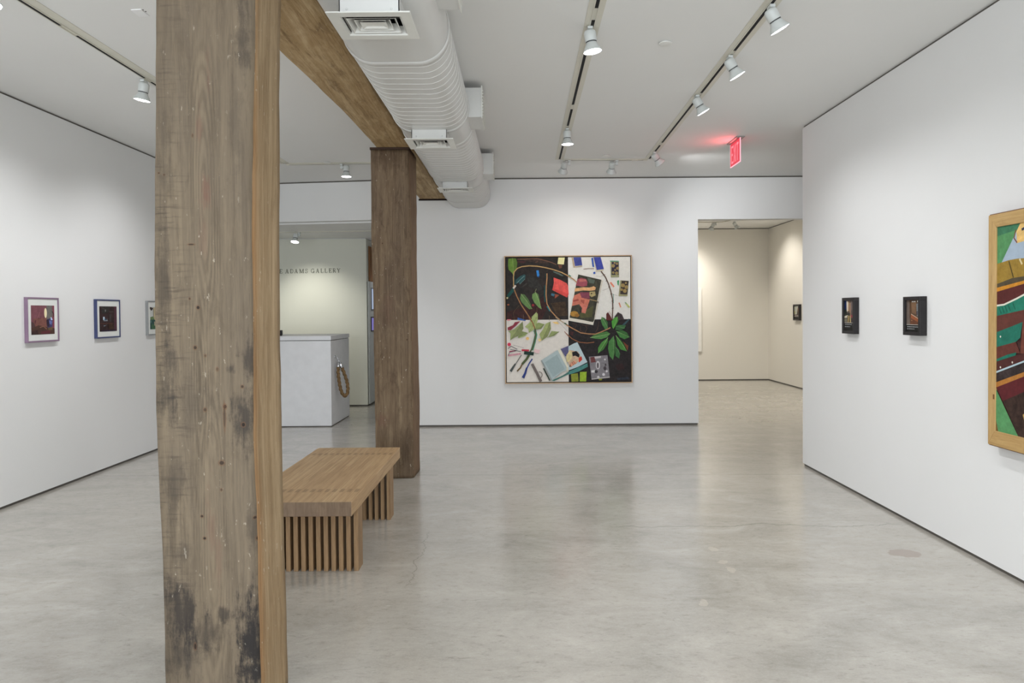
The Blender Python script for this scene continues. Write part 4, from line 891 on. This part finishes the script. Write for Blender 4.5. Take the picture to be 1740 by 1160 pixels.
RS = [('p', MD, [(YFi, ZBi), (y2, ZBi), (y2, ZTi), (YFi, ZTi)]),
 ('p', SK, [(YFi, ZTi), (y2, ZTi), (y2, 1.79), (YFi, 1.79)]), ('p', GR, [(4.083, 2.017), (3.896, 2.017), (4.063, 1.788), (4.083, 1.775)]), ('p', (66, 122, 90), [(4.083, 2.017), (3.896, 2.017), (3.912, 1.985), (4.083, 1.965)]),
 ('p', (232, 192, 120), [(3.896, 2.017), (3.60, 2.017), (3.62, 1.94), (3.86, 1.916), (3.92, 1.91), (3.927, 1.973)]), ('l', (120, 70, 50), [(3.93, 1.985), (3.945, 1.94), (3.92, 1.912)], .008), ('l', (50, 56, 80), [(3.885, 1.98), (3.85, 1.99)], .014),
 ('p', BG, [(4.083, 1.806), (3.986, 1.82), (3.918, 1.824), (3.80, 1.82), (3.66, 1.79), (3.55, 1.82), (3.3, 1.80), (3.28, 1.72), (3.859, 1.699), (4.083, 1.669)]), ('p', (84, 74, 56), [(4.083, 1.69), (3.959, 1.718), (3.859, 1.724), (3.4, 1.76), (3.4, 1.72), (3.859, 1.698), (4.083, 1.668)]), ('l', (78, 66, 36), [(3.985, 1.815), (3.948, 1.72)], .008), ('l', (222, 206, 160), [(3.90, 1.822), (3.88, 1.79)], .012), ('l', (84, 70, 38), [(3.72, 1.81), (3.70, 1.73)], .008),
 ('p', OR, [(4.083, 1.668), (3.859, 1.701), (2.6, 1.90), (2.6, 1.878), (3.858, 1.684), (4.083, 1.645)]), ('p', MR, [(4.083, 1.645), (3.858, 1.684), (2.6, 1.878), (2.6, 1.75), (3.858, 1.62), (4.083, 1.56)]),
 ('p', GD, [(4.083, 1.562), (4.023, 1.566), (3.916, 1.60), (3.858, 1.622), (3.2, 1.72), (3.2, 1.62), (3.858, 1.541), (3.979, 1.515), (4.045, 1.492), (4.083, 1.505)]), ('l', (226, 222, 206), [(4.083, 1.565), (4.023, 1.57), (3.916, 1.604), (3.858, 1.625), (3.2, 1.725)], .010),
 *[('l', (24, 92, 74), [(yy, 1.555 + (4.06 - yy) * .2), (yy - .02, 1.52 + (4.06 - yy) * .2)], .008) for yy in (4.065, 4.04, 4.015, 3.99, 3.95)],
 ('p', (98, 54, 46), [(4.083, 1.505), (3.858, 1.541), (3.858, 1.476), (3.968, 1.445), (4.083, 1.41)]), ('p', (34, 110, 92), [(4.083, 1.412), (3.968, 1.445), (3.872, 1.474), (3.884, 1.42), (3.889, 1.387), (3.925, 1.362), (4.083, 1.325)]), ('p', (112, 62, 50), [(3.872, 1.474), (3.60, 1.54), (3.62, 1.30), (3.89, 1.30)]),
 ('p', (98, 52, 44), [(4.083, 1.325), (3.925, 1.362), (3.89, 1.30), (3.92, 1.30), (4.083, 1.256)]), ('p', (30, 112, 92), [(4.083, 1.256), (3.989, 1.288), (3.92, 1.304), (3.925, 1.287), (4.083, 1.242)]), ('p', (78, 40, 38), [(4.083, 1.242), (3.925, 1.287), (3.6, 1.36), (3.6, 1.33), (3.856, 1.264), (4.083, 1.185)]),
 *[('c', (214, 208, 196), (y_, z, .006, .006)) for y_, z in ((4.05, 1.387), (4.049, 1.211), (3.951, 1.246), (3.85, 1.28), (3.75, 1.31))],
 ('p', (176, 198, 206), [(4.083, 1.186), (3.856, 1.264), (2.9, 1.60), (2.9, 1.585), (3.856, 1.254), (4.083, 1.175)]), ('p', (54, 44, 44), [(4.083, 1.175), (3.856, 1.254), (2.9, 1.585), (2.9, 1.50), (3.855, 1.201), (4.083, 1.122)]), ('p', (176, 118, 54), [(4.083, 1.122), (3.855, 1.201), (2.7, 1.60), (2.7, 1.57), (3.855, 1.177), (4.083, 1.092)]),
 ('p', (92, 34, 38), [(4.083, 1.092), (3.855, 1.177), (2.7, 1.57), (2.7, 1.40), (3.855, 1.092), (4.026, 1.02), (4.083, 1.09)]), ('p', (56, 40, 34), [(4.026, 1.02), (3.855, 1.092), (2.7, 1.40), (2.5, ZBi), (3.902, ZBi)]), ('p', GR, [(4.083, 1.08), (3.902, ZBi), (4.083, ZBi)]), ('p', (112, 84, 46), [(4.083, .905), (4.064, ZBi), (4.083, ZBi)]), ('p', (196, 160, 90), [(3.866, .964), (3.82, 1.0), (3.82, .92), (3.854, .934)]),
 ('p', GR, [(2.6, ZTi), (y2, ZTi), (y2, 1.6)]), ('p', (120, 70, 54), [(3.5, 1.0), (3.0, 1.18), (2.95, 1.05), (3.4, .9)])]
c = MB(); mats = art(c, lambda u, v, h: (xf + .0095 - h * .3, u, v), RS)
obj('painted_surface', c, mats, rpn)

# ------------------------------------------------------------------ black shadow-box frames
def shadowbox(name, X, yc, w, h, zc, d, shapes, label, face=-1, group='small black shadow-box pictures'):
    """box frame on a wall at x = X looking towards -x; far edge is +y (left for the viewer)"""
    t = thing(name, (X, yc, zc), label, 'picture', group)
    y1, y0, z0, z1 = yc + w / 2, yc - w / 2, zc - h / 2, zc + h / 2; xf_ = X - d; f = .0245
    c = MB()
    for (a, b_, e, g) in ((y0, y1, z0, z0 + f), (y0, y1, z1 - f, z1), (y0, y0 + f, z0 + f, z1 - f), (y1 - f, y1, z0 + f, z1 - f)): c.box(xf_, X - .0005, a, b_, e, g)
    obj('frame', c, M_BLACK, t, .0015)
    c = MB(); xi = xf_ + .014
    c.box(xi, X - .001, y0 + f, y1 - f, z0 + f, z1 - f)
    ys_, zs_ = w - 2 * f, h - 2 * f
    mats = art(c, lambda u, v, hh: (xi - .0003 - hh * .5, y1 - f - u * ys_, z1 - f - v * zs_), shapes)
    o = obj('picture', c, [M_BLACK] + mats, t)
    n0 = 6
    for p in o.data.polygons:
        if p.index >= n0: p.material_index += 1
    return t
CAP = lambda v0: [('p', (30, 30, 27), [(0, v0), (1, v0), (1, 1), (0, 1)]), ('l', (206, 204, 198), [(.02, v0), (.98, v0)], .012)]
def dashes(v, n_, u1, c=(176, 178, 180)):
    out = []; u = .08; rnd = random.Random(int(v * 100))
    while u < u1:
        w = rnd.uniform(.05, .13); out.append(('l', c, [(u, v), (min(u + w, u1), v)], .018)); u += w + .022
    return out
B1 = [('p', (96, 84, 76), [(0, 0), (1, 0), (1, 1), (0, 1)]), ('p', (28, 44, 86), [(0, 0), (.22, 0), (.2, .3), (0, .34)]), ('p', (24, 34, 30), [(0, .3), (.2, .28), (.25, .5), (0, .52)]), ('p', (226, 218, 204), [(.2, .02), (.36, .02), (.34, .36), (.24, .36)]), ('p', (140, 104, 70), [(.36, .02), (.52, .02), (.5, .34), (.36, .38)]), ('l', (226, 200, 160), [(.42, .06), (.41, .34)], .05), ('l', (200, 160, 130), [(.6, .08), (.62, .5)], .06), ('p', (112, 98, 94), [(.7, .0), (1, 0), (1, .3), (.7, .34)]), ('p', (50, 50, 44), [(0, .44), (.6, .4), (.62, .5), (0, .54)]), ('p', (206, 200, 180), [(0, .52), (.35, .48), (.35, .56), (0, .58)]), ('p', (144, 70, 76), [(.66, .46), (1, .5), (1, .56), (.66, .56)]), ('p', (82, 66, 48), [(.3, .5), (.62, .5), (.62, .72), (.3, .72)]), ('l', (196, 172, 110), [(.45, .5), (.4, .72)], .07), ('l', (206, 186, 126), [(.62, .5), (.66, .72)], .07), ('p', (122, 118, 100), [(0, .6), (.3, .6), (.3, .7), (0, .7)]), ('p', (70, 62, 58), [(.7, .6), (1, .6), (1, .72), (.7, .72)])] + CAP(.735) + dashes(.79, 5, .84) + dashes(.865, 4, .66)
B2 = [('p', (92, 72, 54), [(0, 0), (1, 0), (1, 1), (0, 1)]), ('p', (106, 94, 86), [(0, 0), (.24, 0), (.26, .8), (0, .8)]), ('p', (84, 60, 42), [(.22, 0), (.34, 0), (.36, .5), (.24, .6)]), ('p', (118, 90, 66), [(.36, .06), (.74, .06), (.72, .45), (.4, .4)]), ('p', (112, 116, 118), [(.74, .12), (1, .1), (1, .54), (.78, .5)]), ('p', (70, 66, 72), [(.74, .36), (.86, .34), (.84, .46), (.76, .48)]), ('p', (150, 152, 152), [(.85, .2), (.97, .2), (.95, .3)]), ('p', (146, 84, 52), [(.36, .44), (1, .60), (1, .72), (.34, .56)]), ('l', (206, 182, 160), [(.36, .44), (1, .605)], .018), ('p', (100, 62, 42), [(.30, .56), (1, .72), (1, .8), (.3, .8)]), ('l', (222, 220, 212), [(.42, .05), (.55, .05)], .03), ('l', (222, 220, 212), [(.58, .05), (.7, .05)], .03), ('l', (214, 212, 206), [(.86, .02), (.84, .07)], .04), ('c', (190, 150, 110), (.42, .64, .02, .012))] + CAP(.775) + dashes(.84, 6, .92) + dashes(.905, 4, .66)
B3 = [('p', (70, 58, 46), [(0, 0), (1, 0), (1, 1), (0, 1)]), ('p', (188, 190, 176), [(.08, .03), (.8, .03), (.7, .3), (.55, .66), (.1, .66)]), ('p', (120, 72, 40), [(.75, .2), (1, .15), (1, .6), (.8, .5)]), ('l', (120, 124, 116), [(.3, .05), (.34, .6)], .06), ('p', (166, 160, 104), [(.04, .45), (.2, .4), (.26, .62), (.1, .6)]), ('p', (150, 140, 134), [(.15, .72), (.85, .70), (.85, .78), (.15, .80)])] + CAP(.82)
shadowbox('framed_picture', XR, 5.9665, .217, .304, 1.497, .045, B1, 'small black box-framed picture on the right wall, further from the wide wooden frame')
shadowbox('framed_picture', XR, 4.9885, .217, .274, 1.500, .05, B2, 'small black box-framed picture on the right wall, next to the wide wooden frame')
shadowbox('framed_picture', 5.5, 13.963, .30, .315, 1.500, .05, B3, 'tiny black box-framed picture on the far-room wall seen through the doorway')

# ------------------------------------------------------------------ framed prints on the left wall
def print_frame(yc, rgb, shapes, label, w=.404, h=.386, zc=1.516, d=.032):
    X = -4.17
    t = thing('framed_print', (X, yc, zc), label, 'framed print', 'framed prints on the left wall')
    y0, y1, z0, z1 = yc - w / 2, yc + w / 2, zc - h / 2, zc + h / 2; xf_ = X + d; f = .014
    c = MB()
    for (a, b_, e, g) in ((y0, y1, z0, z0 + f), (y0, y1, z1 - f, z1), (y0, y0 + f * .45, z0 + f, z1 - f), (y1 - f, y1, z0 + f, z1 - f)): c.box(X + .0005, xf_, a, b_, e, g)
    obj('frame', c, simple('frame_paint_%d' % rgb[0], rgb, .45, .4), t, .0012)
    obj('mount_board', BX(X + .001, xf_ - .006, y0 + f * .4, y1 - f, z0 + f, z1 - f), M_MAT, t)
    c = MB(); W_ = w; a0, a1, b0, b1 = .115, .855, .178, .828
    mats = art(c, lambda u, v, hh: (xf_ - .0055 + hh * .5, y0 + W_ * (a0 + (a1 - a0) * u), z1 - h * (b0 + (b1 - b0) * v)), shapes)
    obj('print', c, mats, t)
L1 = [('p', (122, 76, 84), [(0, 0), (1, 0), (1, 1), (0, 1)]), ('p', (126, 82, 74), [(.1, .45), (.7, .42), (.7, .75), (.1, .75)]), ('p', (112, 108, 104), [(.66, 0), (.9, 0), (.93, .3), (.88, .45), (.66, .5)]), ('p', (138, 72, 86), [(.93, 0), (1, 0), (1, 1), (.9, 1)]), ('p', (86, 62, 62), [(0, .55), (.12, .6), (.2, .8), (0, .9)]), ('p', (78, 54, 46), [(0, .78), (.3, .68), (.6, .74), (1, .8), (1, 1), (0, 1)]), ('p', (62, 42, 40), [(0, .88), (.25, .84), (.3, 1), (0, 1)]), ('c', (240, 226, 184), (.61, .26, .058, .175)), ('p', (70, 62, 104), [(.66, .48), (.84, .44), (.92, .5), (.9, .8), (.7, .8)]), ('p', (190, 204, 236), [(.82, .41), (.87, .41), (.92, .5), (.84, .52)]), ('p', (104, 116, 170), [(.76, .52), (.9, .56), (.86, .68), (.78, .64)]), ('p', (54, 42, 58), [(.64, .5), (.74, .48), (.76, .74), (.66, .74)]), ('l', (52, 34, 40), [(.9, .2), (.96, .3), (.96, .4)], .03), ('l', (168, 116, 116), [(.36, .22), (.28, .42)], .012), ('l', (84, 44, 52), [(.3, .4), (.3, .46), (.4, .46), (.4, .36)], .014), ('l', (92, 48, 56), [(.18, .5), (.16, .62)], .04), ('p', (104, 86, 62), [(.7, .78), (.9, .74), (.9, .86), (.72, .86)]), ('l', (140, 98, 80), [(.34, .76), (.5, .72), (.64, .82)], .03), ('p', (96, 48, 52), [(.4, .9), (.8, .86), (.8, .97), (.4, .99)])]
L2 = [('p', (52, 34, 35), [(0, 0), (1, 0), (1, 1), (0, 1)]), ('p', (84, 48, 60), [(.86, 0), (1, 0), (1, 1), (.84, 1)]), ('p', (44, 42, 40), [(.1, .02), (.6, .02), (.5, .25), (.15, .3)]), ('p', (66, 58, 58), [(.55, .3), (.68, .32), (.66, .62), (.56, .6)]), ('p', (120, 118, 118), [(.3, .14), (.38, .12), (.36, .22), (.31, .22)]), ('l', (76, 70, 66), [(.12, .05), (.4, .14)], .02), ('l', (84, 78, 76), [(.55, .22), (.8, .22)], .02), ('p', (196, 216, 232), [(.2, .42), (.29, .42), (.28, .55), (.2, .54)]), ('p', (62, 86, 110), [(.28, .48), (.38, .5), (.38, .57), (.26, .57)]), ('l', (168, 176, 184), [(.22, .575), (.46, .575)], .018), ('l', (150, 150, 150), [(.42, .5), (.44, .54), (.36, .56)], .02), ('l', (110, 62, 48), [(.04, .68), (.8, .68)], .014), ('l', (120, 132, 140), [(.22, .78), (.32, .77)], .03), ('l', (104, 96, 92), [(.32, .77), (.38, .74)], .02), ('p', (40, 28, 52), [(.1, .95), (.9, .94), (.9, 1), (.1, 1)]), ('p', (62, 40, 28), [(.5, .7), (.8, .7), (.8, .94), (.5, .94)])]
L3 = [('p', (202, 204, 200), [(0, 0), (1, 0), (1, 1), (0, 1)]), ('p', (46, 34, 32), [(0, .0), (.14, .02), (.2, .05), (.24, .0), (.25, .06), (.14, .16), (.08, .16), (0, .08)]), ('p', (200, 184, 146), [(.27, .02), (.42, .02), (.42, .6), (.28, .6)]), ('l', (60, 56, 46), [(.25, .08), (.25, .45)], .03), ('p', (110, 134, 92), [(.02, .46), (.2, .42), (.3, .5), (.3, .64), (.02, .62)]), ('p', (44, 78, 72), [(0, .58), (.3, .56), (.4, .6), (.4, 1), (0, 1)]), ('l', (140, 176, 170), [(.06, .6), (.05, .72)], .03), ('p', (62, 100, 70), [(.1, .8), (.4, .74), (.4, 1), (.1, 1)]), ('l', (206, 190, 160), [(.32, .66), (.33, .84)], .05), ('p', (120, 116, 100), [(.42, .0), (1, 0), (1, 1), (.42, 1)]), ('p', (150, 150, 132), [(.5, .1), (.9, .1), (.9, .6), (.5, .6)])]
print_frame(6.138, (136, 112, 134), L1, 'mauve-framed square print of a pinkish interior on the left wall, nearest the camera')
print_frame(7.110, (62, 70, 108), L2, 'dark blue framed print of a dim brown interior on the left wall')
print_frame(8.06, (142, 144, 144), L3, 'grey-framed print with a green plant, half hidden behind the foreground post')
# pale canvas in the far room, only its edge shows past the door jamb
o = obj('blank_canvas', BX(3.0, 4.01, 15.61, 15.645, .645, 2.064), simple('pale_canvas', (238, 236, 230), .8, .2), loc=(3.5, 15.65, 1.35)); tag(o, 'pale canvas in the far room, a sliver showing beside the left door jamb', 'canvas')

# ------------------------------------------------------------------ added fill: area light as assumed daylight through an unseen opening behind the viewer
L = bpy.data.lights.new('assumed_daylight', 'AREA'); L.shape = 'RECTANGLE'; L.size = 6.0; L.size_y = 2.6; L.energy = 350; L.color = (.88, .94, 1.0)
lo = bpy.data.objects.new('assumed_daylight', L); COL.objects.link(lo); lo.location = (-.7, -3.8, 1.7); lo.rotation_euler = (math.radians(90), 0, 0)
w = bpy.data.worlds.new('sky'); S.world = w; w.use_nodes = True
w.node_tree.nodes['Background'].inputs[0].default_value = (.75, .85, 1, 1); w.node_tree.nodes['Background'].inputs[1].default_value = .6

# ------------------------------------------------------------------ camera (image taken as 1740 x 1160)
cam = bpy.data.cameras.new('camera'); co = bpy.data.objects.new('camera', cam); COL.objects.link(co); S.camera = co
pitch, roll = .0171, .008
fwd = V((0, math.cos(pitch), -math.sin(pitch))); up = V((0, math.sin(pitch), math.cos(pitch))); rt = V((1, 0, 0))
c_, s_ = math.cos(roll), math.sin(roll)
r2 = rt * c_ - up * s_; u2 = rt * s_ + up * c_
M = Matrix((r2, u2, -fwd)).transposed().to_4x4(); M.translation = V((0, 0, 1.55)); co.matrix_world = M
cam.sensor_width = 36; cam.sensor_fit = 'HORIZONTAL'; cam.lens = 1200 / 1740 * 36
cam.shift_x = -14 / 1740; cam.shift_y = -29.5 / 1740; cam.clip_start = .05

S.view_settings.view_transform = 'Standard'; S.view_settings.look = 'None'; S.view_settings.gamma = 1; S.view_settings.use_curve_mapping = False
S.view_settings.exposure = 0.0
S.cycles.use_denoising = True
S.cycles.max_bounces = 10; S.cycles.diffuse_bounces = 5; S.cycles.sample_clamp_indirect = 6
